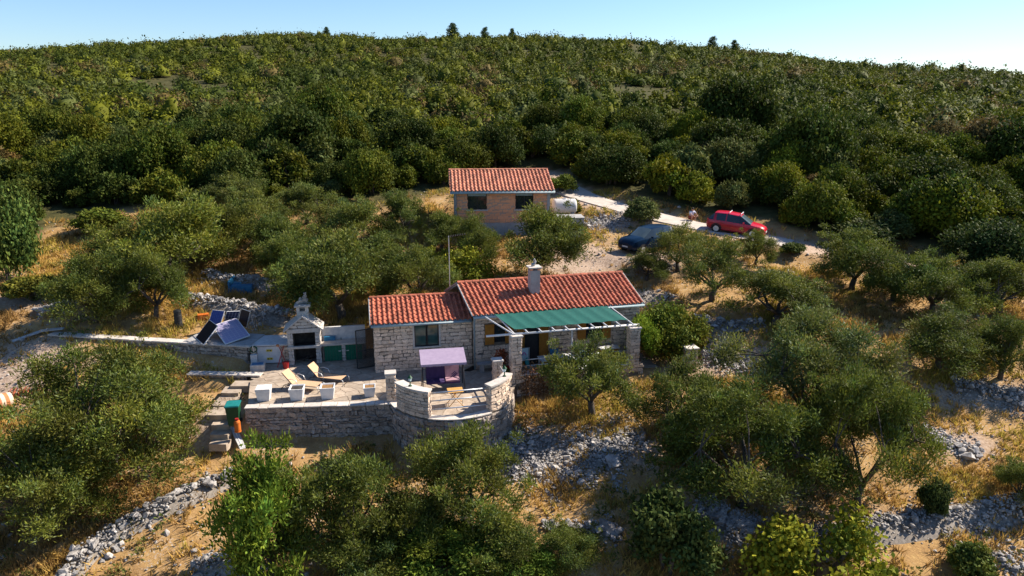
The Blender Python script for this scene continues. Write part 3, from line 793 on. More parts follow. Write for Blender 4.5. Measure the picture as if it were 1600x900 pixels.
pg = thing('pergola', 'white pipe pergola with a green shade cloth along the house front', 'pergola', MA.o, MA.a)
b = MB(); b.tube([(.1, -2.2, 2.54), (8.15, -2.2, 2.50)], .055, 8); b.build('front_beam', 'white', pg, smooth=True)
b = MB(); b.tube([(.25, -.16, 2.90), (7.7, -.16, 2.88)], .05, 8); b.build('wall_beam', 'white', pg, smooth=True)
nR = 11
for k in range(nR):
    x = .35 + 6.9 * k / (nR - 1)
    b = MB(); b.box(-.024, .024, -1.22, 1.22, -.035, .035)
    a0, a1 = Vector((x, -.12, 2.98)), Vector((x + (1.05 if k == 0 else .42), -2.5, 2.62)); d = (a0 - a1); y_ = d.normalized(); x_ = y_.cross(Vector((0, 0, 1))).normalized(); z_ = x_.cross(y_)
    o = b.build('rafter', 'white', pg, bevel=.008); o.matrix_local = Matrix.Translation((a0 + a1) / 2) @ Matrix((x_, y_, z_)).transposed().to_4x4() @ Matrix.Diagonal((1, d.length/2.44, 1, 1))
# cloth: a sagging sheet over the rafters
nx_, ny_ = 60, 8; V = []; Fc = []
for j in range(ny_ + 1):
    for i in range(nx_ + 1):
        a, bb = i/nx_, j/ny_
        x = .90 + bb*.62 + a*(6.15 - .1*bb); y = -.22 - bb*(1.92 - .10*a)
        z = 3.07 - bb*.29 - .035*abs(math.sin(a*math.pi*8.5)) - .02*math.sin(bb*math.pi)
        V.append((x, y, z))
for j in range(ny_):
    for i in range(nx_): Fc.append((j*(nx_+1)+i, j*(nx_+1)+i+1, (j+1)*(nx_+1)+i+1, (j+1)*(nx_+1)+i))
m = MB(); m.add(V, Fc); m.build('shade_cloth', 'green_cloth', pg, smooth=True)
for x in (1.6, 4.5, 7.8):
    m = MB(); m.tube([(x, -2.2, .4 if 2 < x < 7 else 2.4), (x, -2.2, 2.5)], .035, 6); m.build('prop', 'white', pg)
rail('white pipe handrail behind the coping of the pergola wall', [(tuple(MA.w(1.8, -2.1, z)), tuple(MA.w(7.6, -2.1, z))) for z in (.78, 1.1)], .025)
# table, chairs and odds and ends in the pergola's shade
tb = thing('dining_table', 'white topped table in the shade of the pergola', 'table', MA.w(4.0, -1.2, 0), MA.a)
b = MB(); b.box(-.9, .9, -.4, .4, .70, .75); b.build('table_top', 'white', tb, bevel=.012)
for sx in (-1, 1):
    for sy in (-1, 1):
        b = MB(); b.box(sx*.8-.035, sx*.8+.035, sy*.32-.035, sy*.32+.035, 0, .70); b.build('leg', 'white', tb)
def plastic_chair(label, p, rz, mat):
    t = thing('garden_chair', label, 'chair', p, rz, 'chairs under the pergola')
    b = MB(); b.box(-.22, .22, -.22, .22, .42, .46); b.build('seat', mat, t, bevel=.012)
    b = MB(); b.add([(-.22, .2, .46), (.22, .2, .46), (.25, .32, .86), (-.25, .32, .86), (-.22, .24, .46), (.22, .24, .46), (.25, .36, .86), (-.25, .36, .86)], [(0,1,2,3), (7,6,5,4), (0,4,5,1), (1,5,6,2), (2,6,7,3), (3,7,4,0)]); b.build('backrest', mat, t, bevel=.01)
    for sx in (-1, 1):
        for sy in (-1, 1):
            b = MB(); b.tube([(sx*.18, sy*.18, .43), (sx*.23, sy*.23, 0)], .02, 6); b.build('leg', mat, t)
    return t
plastic_chair('teal chair at the near end of the pergola table', MA.w(2.65, -1.5, 0), MA.a + rad(60), 'teal')
plastic_chair('teal chair in front of the pergola table', MA.w(3.5, -1.78, 0), MA.a + rad(185), 'teal')
plastic_chair('teal chair in front of the pergola table, farther from the pillar', MA.w(4.2, -1.78, 0), MA.a + rad(175), 'teal')
plastic_chair('blue chair behind the pergola table by the house wall', MA.w(4.2, -.6, 0), MA.a, 'blue')
plastic_chair('pale blue chair past the far end of the pergola table', MA.w(5.3, -1.0, 0), MA.a + rad(-70), 'pale_blue')
bd = thing('printed_towel', 'pale blue towel with magenta squiggle hanging behind the pergola pillar', 'towel', MA.w(2.15, -1.0, 0), MA.a)
b = MB(); b.box(-.42, .42, -.012, .012, .62, 1.30); b.build('cloth', 'pale_blue', bd)
b = MB(); b.tube([(-.3 + .06*i, -.022, 1.02 + .09*math.sin(i*1.7)) for i in range(11)], .022, 5); b.build('squiggle', 'magenta', bd)
b = MB(); b.tube([(-.5, 0, 1.31), (.5, 0, 1.31)], .018, 6)
for x in (-.46, .46): b.tube([(x, 0, 1.31), (x, 0, 0)], .018, 6)
b.build('rack', 'steel', bd)
# ---------------- stone bench by the house corner
sb = thing('stone_bench', 'small stone slab bench against the house wall behind the swing', 'bench', MA.w(.62, -.42, 0), MA.a)
b = MB(); b.box(-.62, .62, -.2, .2, .42, .50); b.build('seat', 'concrete', sb, bevel=.012)
for x in (-.38, .38):
    b = MB(); b.box(x-.1, x+.1, -.15, .15, 0, .42); b.build('leg', 'concrete', sb, bevel=.01)
bn = thing('plank_bench', 'white topped bench by the wall at the far end of the pergola', 'bench', MA.w(7.2, -.5, 0), MA.a)
b = MB(); b.box(-.55, .55, -.25, .25, .72, .78); b.build('seat', 'white', bn, bevel=.01)
for x in (-.42, .42):
    b = MB(); b.box(x-.06, x+.06, -.2, .2, 0, .72); b.build('leg', 'shutter', bn)
# ================================================================== barbecue, kitchen counter, store
bq = thing('stone_barbecue', 'stone barbecue fireplace with a gabled slab roof and a rock on its chimney', 'barbecue', AN.w(-4.45, 2.0, 0), AN.a)
b = MB()
for x0, x1 in ((.02, .28), (1.40, 1.66)): b.box(x0, x1, .02, 1.1, -.1, 2.0)
b.box(.28, 1.40, .85, 1.1, -.1, 2.0)
b.add([(.02, .02, 2.0), (1.66, .02, 2.0), (.84, .02, 2.62), (.02, 1.1, 2.0), (1.66, 1.1, 2.0), (.84, 1.1, 2.62)], [(0,1,2), (5,4,3), (0,3,4,1), (1,4,5,2), (2,5,3,0)])
bw = b.build('wall', 'mortar', bq)
for x0 in (0.0, 1.40): lay(bw, straight(x0, .02, 0), .28, 0, 1.78, 'dress', (.17, .22), (.14, .28), depth=.1, proud=.02)
lay(bw, straight(1.66, .0, math.pi/2), 1.1, 0, 2.0, 'dress', (.17, .22), (.22, .40), depth=.1, proud=.02)
lay(bw, straight(0.02, 1.1, -math.pi/2), 1.1, 0, 2.0, 'dress', (.17, .22), (.22, .40), depth=.1, proud=.02)
for k in range(4):
    zz = 2.02 + k*.16; hwid = .84*(2.66 - zz - .14)/.66
    if hwid > .08: lay(bw, straight(.84-hwid, .02, 0), 2*hwid, zz, zz+.16, 'dress', (.16, .17), (.26, .42), depth=.1, proud=.02)
b = MB(); b.box(-.02, 1.70, -.03, .25, 1.78, 2.0); b.build('lintel', 'dress', bq, bevel=.012)
b = MB(); b.box(.28, 1.40, .04, .85, .90, .96); b.build('hearth', 'soot', bq)
b = MB(); b.box(.29, 1.39, .80, .845, .0, 1.95); b.build('fireback', 'soot', bq)
b = MB(); b.box(-.05, 1.72, -.08, .06, .92, 1.05); b.build('shelf', 'dress', bq, bevel=.01)
for sg in (-1, 1):
    b = MB(); slab(b, [(.84 + sg*1.02, -.12, 1.93), (.84 + sg*1.02, 1.2, 1.93), (.84, 1.2, 2.72), (.84, -.12, 2.72)], .07); b.build('roof_slab', 'dress', bq)
b = MB(); b.box(.54, 1.14, .3, .84, 2.35, 2.86); cs = b.build('chimney', 'dress', bq, bevel=.012)
b = MB()
for x0, x1 in ((.54, .70), (.98, 1.14)): b.box(x0, x1, .3, .84, 2.86, 3.10)
b.box(.70, .98, .68, .84, 2.86, 3.10); b.build('chimney_flue', 'dress', cs)
b = MB(); b.box(.44, 1.26, .2, .94, 3.10, 3.20); b.build('chimney_cap', 'dress', cs, bevel=.015)
for (x, y, z, s_) in ((.72, .55, 3.32, .36), (.95, .58, 3.36, .40), (.98, .56, 3.58, .3), (1.0, .56, 3.76, .17), (.78, .5, 3.47, .22)):
    o = link('cap_rock', R.choice(ROCKS), bq); o.location = (x, y, z); o.scale = (s_, s_*.8, s_*1.2); o.rotation_euler = (R.random(), R.random(), R.random())
for i in range(9):
    o = link('log', R.choice(ROCKS), bq); o.location = (R.uniform(.4, 1.3), R.uniform(.3, .7), R.uniform(.04, .2)); o.scale = (.3, .12, .12); o.rotation_euler[2] = R.uniform(-.5, .5)
    o.data = o.data.copy(); o.data.materials.clear(); o.data.materials.append(M['bark'])
kc = thing('outdoor_counter', 'outdoor kitchen counter with two green doors beside the barbecue', 'counter', AN.w(-2.74, 2.15, 0), AN.a)
b = MB()
for x0, x1 in ((.02, .10), (1.03, 1.22), (2.10, 2.2)): b.box(x0, x1, .02, .7, -.1, .92)
b.box(.10, 2.15, .62, .70, -.1, .92); cw = b.build('wall', 'mortar', kc)
lay(cw, straight(1.02, .02, 0), .21, 0, .92, 'dress', (.15, .2), (.1, .21), depth=.08, proud=.02)
b = MB(); b.box(-.02, 2.3, -.06, .75, .92, 1.02); b.build('worktop', 'dress', kc, bevel=.012)
b = MB(); b.box(0, 2.3, .72, .88, -.1, 1.72); b.build('backsplash', 'whitewash', kc, bevel=.01)
for x0, x1 in ((.11, 1.02), (1.23, 2.09)):
    b = MB(); n_ = 6
    for k in range(n_): b.box(x0 + (x1-x0)*k/n_ + .004, x0 + (x1-x0)*(k+1)/n_ - .004, .06, .09, .03, .90)
    d_ = b.build('door', 'green_door', kc)
    h_ = MB(); xh = x1 - .1 if x0 < 1 else x0 + .1; h_.box(xh-.07, xh+.07, .035, .06, .55, .585); h_.build('handle', 'steel', d_)
b = MB(); b.box(.1, .7, .5, .72, 1.02, 1.25); b.build('sink_splash', 'blue', kc)
b = MB(); b.tube([(1.0, .6, 1.02), (1.0, .6, 1.14)], .02, 6); b.build('tap', 'green_plastic', kc)
st = thing('tool_store', 'low stone store with a white double door left of the barbecue', 'store', AN.w(-6.45, 2.6, 0), AN.a - rad(6))
b = MB(); b.box(.02, 1.95, .03, 1.45, -.2, 1.02); sw = b.build('wall', 'mortar', st)
lay(sw, straight(0, .03, 0), 1.97, 0, 1.02, 'stone', (.14, .22), (.16, .34), holes=[(.36, 1.58, -.2, .98)])
b = MB(); b.box(-.08, 2.08, -.10, 1.55, 1.02, 1.10); b.build('roof_slab', 'whitewash', st, bevel=.015)
for x0, x1 in ((.37, .965), (.975, 1.57)):
    b = MB(); b.box(x0, x1, -.03, 0.02, .06, .97)
    for k in range(1, 5): b.box(x0 + (x1-x0)*k/5 - .008, x0 + (x1-x0)*k/5 + .008, -.04, -.03, .08, .95)
    b.build('door', 'white', st)
for z_ in (.76, .30):
    b = MB(); b.box(.84, 1.14, -.055, -.042, z_-.06, z_+.06); v_ = b.build('vent_plate', 'yellow', st)
    for x in (.92, 1.06):
        b = MB(); b.lathe([(.035, 0), (.035, .008)], 10, Matrix.Translation((x, -.056, z_)) @ Matrix.Rotation(rad(90), 4, 'X')); b.build('vent_hole', 'black', v_)
rt = thing('red_hand_truck', 'red folding trolley with crossed bars leaning left of the barbecue', 'trolley', AN.w(-4.75, 1.72, 0), AN.a)
b = MB(); b.tube([(-.28, 0, .05), (.12, .18, 1.18)], .022, 6); b.build('bar', 'red_metal', rt)
b = MB(); b.tube([(.24, 0, .05), (-.16, .18, 1.18)], .022, 6); b.build('bar', 'red_metal', rt)
b = MB(); b.lathe([(.07, 0), (.09, .05), (.07, .1)], 8, Matrix.Translation((-.2, .18, 1.15))); b.build('grip', 'terracotta', rt)
b = MB(); b.lathe([(.13, 0), (.17, .34), (.175, .36)], 14, Matrix.Translation((.16, -.1, 0))); b.build('bucket', 'red_metal', rt, smooth=False)
tr = thing('water_trough', 'small stone trough under a standing tap with a coiled green hose', 'trough', (-13.25, 35.75, 0), AN.a)
b = MB(); b.box(-.36, .36, -.26, .26, 0, .34); b.build('basin', 'dress', tr, bevel=.02)
b = MB(); b.box(-.28, .28, -.18, .18, .335, .347); b.build('water', 'blue', tr)
b = MB(); b.box(-.38, -.05, .3, .5, 0, .72); b.build('pedestal', 'whitewash', tr, bevel=.01)
b = MB(); b.tube([(-.2, .42, .7), (-.2, .42, 1.25), (-.2, .2, 1.25), (-.2, .2, 1.12)], .025, 7); b.build('tap', 'steel', tr)
b = MB(); b.tube([(-.2 + .17*math.cos(t*.5), .36 + .02*t/6, 1.0 + .17*math.sin(t*.5)) for t in range(40)], .022, 5); b.build('hose', 'green_plastic', tr)

# ================================================================== walls at the left of the terrace
def low_wall(name, label, a, b_, h0, ztop, t=.4, kind='rough', cap=True, capmat='dress', group=None):
    a, b_ = Vector(a), Vector(b_); L_ = math.hypot(b_.x-a.x, b_.y-a.y); ang = math.atan2(b_.y-a.y, b_.x-a.x)
    w = thing(name, label, 'wall', (a.x, a.y, 0), ang, group)
    m = MB(); m.box(0, L_, .03, t, h0-.3, ztop-.07); m.build('core', 'gap', w)
    lay(w, straight(0, .03, 0), L_, h0-.1, ztop-.07, kind, (.12, .27), (.14, .44), proud=.06, tilt=.11)
    if cap:
        s_ = 0
        while s_ < L_:
            wd_ = R.uniform(.5, 1.0); m = MB(); m.box(.01, wd_-.01, -.07-R.uniform(0, .04), t+.06, ztop-.07, ztop+R.uniform(0, .015)); o = m.build('coping_slab', capmat, w, bevel=.01); o.location.x = s_; s_ += wd_
    return w
low_wall('retaining_wall', 'long low stone wall with pale coping below the solar panels', (-25.6, 38.3), (-13.95, 36.32), -.2, 1.1)
low_wall('step_wall', 'short stone wall beside the steps below the solar panels', (-16.6, 34.9), (-13.5, 34.75), -.7, .12, .35)
plat = MB(); plat.prism([(-17.6, 37.0), (-13.8, 36.4), (-13.6, 38.2), (-17.3, 38.8)], .8, 1.13); tag(plat.build('terrace', 'concrete'), 'concrete platform carrying the solar panels', kind='structure')
sp_ = thing('stone_steps', 'rough stone steps leading down past the green bin', 'steps', (-13.3, 32.2, 0), 0)
for (x, y, z, w, d) in ((-.15, 1.9, -.08, 1.0, .7), (-.55, 1.45, -.22, .9, .8), (-.5, .55, -.40, 1.05, 1.2), (-.35, -.5, -.46, 1.05, 1.0), (-.1, -1.2, -.75, .85, .5), (-.0, -1.65, -1.0, .8, .5), (.1, -2.1, -1.25, .8, .5)):
    pts = [(x + sx_*w/2*R.uniform(.9, 1.08), y + sy_*d/2*R.uniform(.9, 1.08)) for sx_, sy_ in ((-1, -1), (-.1, -1.06), (1, -1), (1.04, .1), (1, 1), (-1, 1))]
    m = MB(); m.prism(pts, z-.35, z); m.build('step', 'flag', sp_)

# ================================================================== solar panels
def panel(label, ll, lr, ul, ur, cells, frame='white', t=.04, legs=True):
    ll, lr, ul, ur = map(Vector, (ll, lr, ul, ur)); ur = lr + (ul - ll); c = (ll + lr) / 2
    root = thing('solar_panel', label, 'solar panel', c, 0, 'solar panels on the platform')
    P = [p - c for p in (ll, lr, ur, ul)]; n = (P[1]-P[0]).cross(P[3]-P[0]).normalized()
    if n.dot(Vector((0, 0, EYE_Z)) - c) < 0: n = -n
    bl = lambda a, b: P[0].lerp(P[1], a).lerp(P[3].lerp(P[2], a), b)
    me = bpy.data.meshes.new('cells'); e = .035
    vs = [bl(a, b) + n*.006 for a, b in ((e, e*.7), (1-e, e*.7), (1-e, 1-e*.7), (e, 1-e*.7))]
    me.from_pydata([tuple(v) for v in vs], [], [(0, 1, 2, 3)]); uv = me.uv_layers.new()
    for i, q in enumerate(((0, 0), (1, 0), (1, 1), (0, 1))): uv.data[i].uv = q
    me.materials.append(M[cells])
    m = MB(); slab_pts = [tuple(p) for p in P] + [tuple(p - n*t) for p in P]
    m.add(slab_pts, [(0,1,2,3), (7,6,5,4), (0,4,5,1), (1,5,6,2), (2,6,7,3), (3,7,4,0)])
    f_ = m.build('frame', frame, root); link('cells', me, root)
    if legs:
        for a in (.12, .88):
            top = bl(a, .92) - n*t; foot = Vector((top.x + n.x*-.25, top.y - n.y*.25 + .1, 1.13 - c.z))
            m = MB(); m.tube([top, foot], .02, 5); m.build('leg', 'steel', root)
panel('solar panel with white frame and cells coloured violet for the reflected sky, nearest on the platform', atz(352, 538, 1.18), atz(391, 524, 1.30), atz(331, 509, 1.68), atz(371, 497, 1.80), 'cells_sky_reflect')
panel('nearly black solar panel tilted away at the left end of the platform', atz(305, 528, 1.16), atz(318, 539, 1.16), atz(327, 499, 1.95), atz(341, 508, 1.95), 'cells_dark')
panel('plain bright blue solar panel standing behind the black one', atz(325, 506, 1.5), atz(344, 508, 1.5), atz(332, 484, 2.3), atz(352, 485, 2.3), 'cells_blue')
panel('small solar panel with a pale grid between the blue and the black one', atz(349, 503, 1.55), atz(370, 502, 1.55), atz(354, 487, 2.2), atz(373, 486.5, 2.2), 'cells_grid')
panel('tall black solar panel at the right of the row behind', atz(371, 507, 1.4), atz(385, 512, 1.35), atz(377, 482, 2.4), atz(393, 482.5, 2.4), 'cells_dark', 'steel')
def upright(name, label, cat, p, prof, mat, n=18, rz=0, extra=()):
    t = thing(name, label, cat, p, rz)
    m = MB(); m.lathe(prof, n); m.build('body', mat, t, smooth=False)
    for nm, pr, mt in extra:
        m = MB(); m.lathe(pr, n); m.build(nm, mt, t)
    return t
p = hit(280, 513); upright('water_barrel', 'tall dark barrel standing behind the long low wall', 'barrel', p, [(.2, -.1), (.21, 0), (.21, .35), (.22, .37), (.21, .39), (.21, .72), (.22, .74), (.21, .76), (.2, .98)], 'black', extra=(('lid', [(.215, .98), (.2, 1.05)], 'dark'),))
p = hit(318, 499); bk = thing('clay_block', 'orange clay block lying by the rubble behind the panels', 'block', p, .4)
m = MB(); m.box(-.3, .3, -.2, .2, -.05, .3); m.build('body', 'orange', bk, bevel=.015)
for x in (-.15, .05, .2):
    m = MB(); m.box(x-.05, x+.05, -.205, -.2, .06, .22); m.build('cavity', 'terracotta', bk)
# blue L-shaped bench seat on the rubble
p = hit(376, 456); lb = thing('blue_corner_seat', 'weathered blue L-shaped corner seat dumped on the upper stones', 'seat', (p.x, p.y, p.z), rad(8))
m = MB(); m.box(-.55, .75, -.25, .28, -.1, .42); m.build('seat', 'blue', lb, bevel=.03)
m = MB(); m.box(-.55, -.05, .28, 1.3, -.1, .44); m.build('side_seat', 'blue', lb, bevel=.03)
m = MB(); m.box(-.68, -.55, -.25, 1.3, -.1, .74); m.build('backrest', 'blue', lb, bevel=.03)
# planks at the wall end
for k, (u, v, du, dv, lab) in enumerate(((20, 536, 68, 516, 'long grey plank sloping off the left end of the low wall'), (62, 517, 100, 513, 'short plank laid flat on the left end of the low wall'))):
    a, b_ = hit(u, v), None
    b_ = atz(du, dv, 1.2 + .05*k); a = Vector((a.x, a.y, a.z+.08)) if k == 0 else atz(u, v, 1.24)
    d = b_ - a; t = thing('plank', lab, 'plank', a, math.atan2(d.y, d.x))
    m = MB(); m.box(0, d.length, -.16, .16, -.03, .03, Matrix.Rotation(-math.asin(d.z/d.length), 4, 'Y')); m.build('board', 'grey_wood', t, bevel=.006)
    m = MB(); m.box(.3, .38, -.17, .17, .03, .06, Matrix.Rotation(-math.asin(d.z/d.length), 4, 'Y')); m.build('batten', 'grey_wood', t)
# striped clay barrel and spare roof tiles at the far left
p = hit(6, 640); cbq = thing('clay_barrel', 'striped terracotta barrel lying at the left edge', 'barrel', (p.x-.15, p.y, p.z + .36), rad(52))
for k in range(6):
    x0 = -.5 + k*.17; r0, r1 = .34 + .06*math.sin(math.pi*k/6), .34 + .06*math.sin(math.pi*(k+1)/6)
    m = MB(); m.lathe([(r0, x0), (r1, x0+.17)], 18, Matrix.Rotation(rad(90), 4, 'Y')); m.build('band', 'terracotta' if k % 2 == 0 else 'stripe', cbq)
m = MB(); m.lathe([(.3, -.505), (.28, -.50)], 18, Matrix.Rotation(rad(90), 4, 'Y')); m.build('mouth', 'blue', cbq)
ts = thing('spare_roof_tile_row', 'leaning row of spare red roof tiles beside the striped barrel', 'roof tiles', hit(38, 616), rad(25))
for k in range(7):
    o = link('tile', TILE['tile'], ts, Matrix.Translation((-.55 + .2*k, 0, .16)) @ Matrix.Rotation(rad(-62), 4, 'Y') @ Matrix.Diagonal((.34, .45, .3, 1)))

# ================================================================== bin, gas bottle, board
bp_ = Vector((-12.72, 30.78, -.72)); wb = thing('wheelie_bin', 'green wheelie bin with a blue-green lid at the terrace corner', 'bin', bp_, rad(10))
m = MB(); m.add([(-.22, -.25, .03), (.22, -.25, .03), (.22, .22, .03), (-.22, .22, .03), (-.29, -.33, .96), (.29, -.33, .96), (.29, .33, .96), (-.29, .33, .96)], [(0,3,2,1), (4,5,6,7), (0,1,5,4), (1,2,6,5), (2,3,7,6), (3,0,4,7)]); m.build('body', 'green_plastic', wb, bevel=.02)
m = MB(); m.box(-.32, .32, -.37, .36, .96, 1.04); m.build('lid', 'blue_lid', wb, bevel=.025)
m = MB(); m.tube([(-.25, .42, 1.0), (.25, .42, 1.0)], .02, 6); m.build('handle', 'green_plastic', wb)
for x in (-.26, .26):
    m = MB(); m.lathe([(.1, -.025), (.1, .025)], 14, Matrix.Translation((x, .24, .1)) @ Matrix.Rotation(rad(90), 4, 'Y')); m.build('wheel', 'tyre', wb)
gp = Vector((-12.42, 30.32, -.82)); upright('gas_bottle', 'orange gas bottle standing in front of the green bin', 'gas bottle', gp, [(.12, 0), (.14, .04), (.14, .42), (.11, .50), (.05, .53)], 'orange', extra=(('collar', [(.08, .52), (.085, .60)], 'red_metal'), ('foot_ring', [(.15, -.04), (.15, .0)], 'orange')))
a, b_ = atz(364, 668, -1.0), atz(380, 702, -1.55); d = b_ - a
lbd = thing('leaning_board', 'pale grey board leaning down the steps below the gas bottle', 'board', a, math.atan2(d.y, d.x))
m = MB(); m.box(0, d.length, -.14, .14, 0, .04, Matrix.Rotation(-math.asin(d.z/d.length), 4, 'Y')); m.build('plank', 'grey_wood', lbd, bevel=.006)
m = MB(); m.box(.1, d.length-.1, -.02, .02, .04, .055, Matrix.Rotation(-math.asin(d.z/d.length), 4, 'Y')); m.build('batten', 'white', lbd)

# ================================================================== planters
def frustum(w0, w1, z0, z1):
    return [(-w0, -w0, z0), (w0, -w0, z0), (w0, w0, z0), (-w0, w0, z0), (-w1, -w1, z1), (w1, -w1, z1), (w1, w1, z1), (-w1, w1, z1)]
BF = [(0,3,2,1), (4,5,6,7), (0,1,5,4), (1,2,6,5), (2,3,7,6), (3,0,4,7)]
def planter(label, p, rz, soil, lidded=False, s=1.0):
    t = thing('planter', label, 'planter', (p[0], p[1], .012), rz, 'white planters along the terrace edge')
    t.scale = (s, s, s)
    m = MB(); o_ = frustum(.26, .345, 0, .60); i_ = frustum(.24, .30, .50, .60)
    m.v = o_ + i_
    m.f = [(0,3,2,1), (0,1,5,4), (1,2,6,5), (2,3,7,6), (3,0,4,7)] + [(4,5,13,12), (5,6,14,13), (6,7,15,14), (7,4,12,15)] + [(12,13,9,8), (13,14,10,9), (14,15,11,10), (15,12,8,11)] + [(8,9,10,11)]
    m.build('pot', 'white', t)
    if lidded:
        m = MB(); m.add(frustum(.335, .34, .602, .625), BF); m.build('lid', 'whitewash', t)
    else:
        m = MB(); m.add(frustum(.24, .27, .48, .55), BF); m.build('soil', soil, t)
    return t
for (u, v, lab, soil, lid, rz) in ((411, 627, 'white planter with a covered top, first from the green bin', 'soot', True, 8), (463, 626, 'white planter with an empty dark top in front of the front lounger', 'soot', False, 6), (511, 624, 'white planter with bare brown soil beside the rear lounger foot', 'potsoil', False, 8), (576.5, 621, 'white planter with a dry twig, last before the bastion post', 'potsoil', False, 10)):
    q = atz(u, v, 0); pt = planter(lab, (q.x, q.y+.22), rad(rz), soil, lid, .98 if u < 560 else .82)
    if u > 570:
        m = MB(); m.tube([(0, 0, .55), (.02, .0, .8), (.0, .01, .95)], .008, 4); m.build('twig', 'bark', pt)

# ================================================================== loungers
def lounger(label, p, rz):
    t = thing('sun_lounger', label, 'sun lounger', (p[0], p[1], .012), rz, 'beige sun loungers')
    W_ = .31
    m = MB(); m.box(-.0, 1.25, -W_, W_, .315, .335); m.build('seat', 'beige', t, bevel=.008)
    a = rad(47); m = MB(); m.box(-.78, 0, -W_, W_, -.01, .01, Matrix.Translation((0, 0, .325)) @ Matrix.Rotation(a, 4, 'Y')); m.build('backrest', 'beige', t, bevel=.008)
    for s_ in (-1, 1):
        y = s_*(W_+.015)
        m = MB(); m.tube([(-.78*math.cos(a), y, .32+.78*math.sin(a)), (0, y, .32), (1.25, y, .32)], .018, 7); m.build('side_rail', 'frame_brown', t, smooth=True)
        m = MB(); m.tube([(1.27, y, .33), (1.36, y, .26), (1.36, y, .0)], .018, 7); m.build('leg', 'steel', t, smooth=True)
        m = MB(); m.tube([(-.62, y, .02), (-.45, y, .25), (-.2, y, .36), (.15, y, .30), (.35, y, .02)], .018, 7); m.build('leg', 'frame_brown', t, smooth=True)
        m = MB(); m.tube([(-.25, y+s_*.03, .55), (-.02, y+s_*.03, .62), (.22, y+s_*.03, .56), (.34, y+s_*.02, .32)], .016, 7); m.build('armrest', 'steel', t, smooth=True)
    m = MB(); m.tube([(1.36, -W_, .06), (1.36, W_, .06)], .014, 6); m.build('stretcher', 'frame_brown', t)
    return t
lounger('beige sun lounger nearer the front planters', (-10.55, 33.25), rad(-14))
lounger('beige sun lounger nearer the barbecue', (-9.55, 34.15), rad(-14))

# ================================================================== garden swing, folding table
sg_ = thing('garden_swing', 'garden swing with a mauve canopy and dark purple seat on the terrace', 'swing seat', (-3.35, 33.15, .01), rad(10))
for s_ in (-1, 1):
    x = s_*.98
    m = MB(); m.tube([(x, .0, 1.62), (x, -.35, .75), (x+s_*.03, -.62, .0)], .026, 7); m.build('frame_leg', 'dark', sg_, smooth=True)
    m = MB(); m.tube([(x, .0, 1.62), (x, .35, .75), (x+s_*.03, .62, .0)], .026, 7); m.build('frame_leg', 'dark', sg_, smooth=True)
    m = MB(); m.tube([(s_*.82, 0, 1.6), (s_*.8, .1, .75)], .012, 5); m.build('hanger', 'dark', sg_)
m = MB(); m.tube([(-1.0, 0, 1.62), (1.0, 0, 1.62)], .026, 7); m.build('top_bar', 'dark', sg_)
m = MB(); n1 = 10
for i in range(n1 + 1):
    q = i / n1; y = -.78 + q*1.35; z = 1.62 + .28*q - .10*(2*q-1)**2*0
    for x in (-1.08, 1.08): m.v.append((x, y, z))
for i in range(n1): m.f.append((2*i, 2*i+1, 2*i+3, 2*i+2))
m.add([(-1.08, -.78, 1.62), (1.08, -.78, 1.62), (1.08, -.80, 1.52), (-1.08, -.80, 1.52)], [(0, 1, 2, 3)])
cpy = m.build('canopy', 'mauve', sg_)
for s_ in (-1, 1):
    m = MB(); m.add([(s_*1.08, -.78, 1.615), (s_*1.08, .57, 1.895), (s_*1.085, .57, 1.58), (s_*1.085, -.2, 1.55), (s_*1.085, -.80, 1.52)], [(0, 1, 2, 3, 4)]); m.build('valance', 'mauve' if s_ > 0 else 'purple', cpy)
m = MB(); m.add([(-1.08, .57, 1.895), (1.08, .57, 1.895), (1.08, .585, 1.60), (-1.08, .585, 1.60)], [(0, 1, 2, 3)]); m.build('valance', 'purple', cpy)
m = MB(); m.box(-.82, .82, -.32, .28, .40, .50); m.build('seat', 'purple', sg_, bevel=.03)
m = MB(); m.box(-.82, .82, -.05, .05, 0, .58, Matrix.Translation((0, .30, .46)) @ Matrix.Rotation(rad(-16), 4, 'X')); m.build('backrest', 'purple', sg_, bevel=.03)
m = MB(); m.box(.12, .80, -.04, .04, 0, .60, Matrix.Translation((0, .19, .50)) @ Matrix.Rotation(rad(-18), 4, 'X')); cu = m.build('cushion', 'pinkish', sg_, bevel=.025)
for k in range(3):
    m = MB(); m.box(-.34, .34, -.043, -.041, -.02, .02, Matrix.Translation((.52, .19, .55+.10*k)) @ Matrix.Rotation(rad(-18), 4, 'X') @ Matrix.Rotation(rad(-38), 4, 'Y') @ Matrix.Diagonal((.72-.18*k, 1, 1, 1))); m.build('stripe', 'purple', cu)
m = MB(); m.box(.1, .80, -.34, .2, .50, .55); m.build('cushion', 'pinkish', sg_, bevel=.02)
ft = thing('folding_table', 'small yellow wooden folding table behind the pipe railing', 'table', (-2.62, 31.35, .012), rad(12))
for k in range(5):
    m = MB(); m.box(-.36, .36, -.30+.12*k+.006, -.30+.12*(k+1)-.006, .70, .722); m.build('top_slat', 'wood', ft, bevel=.004)
for s_ in (-1, 1):
    for q in (-1, 1):
        m = MB(); m.tube([(q*.30, s_*.24, .70), (-q*.34, s_*.26, 0)], .018, 6); m.build('leg', 'wood', ft)
m = MB(); m.tube([(0, -.26, .36), (0, .26, .36)], .012, 6); m.build('stretcher', 'wood', ft)

# potted plants beside the pergola pillar (foliage is added with the vegetation)
pot_a = MA.w(1.05, -1.55, 0)
gp2 = MA.w(10.9, -2.6, 0); pillar('stone_post', 'lone stone post with a slab cap right of the pergola', (gp2.x, gp2.y), MA.a, .62, 1.15, z0=gz(gp2.x, gp2.y), cat='post')

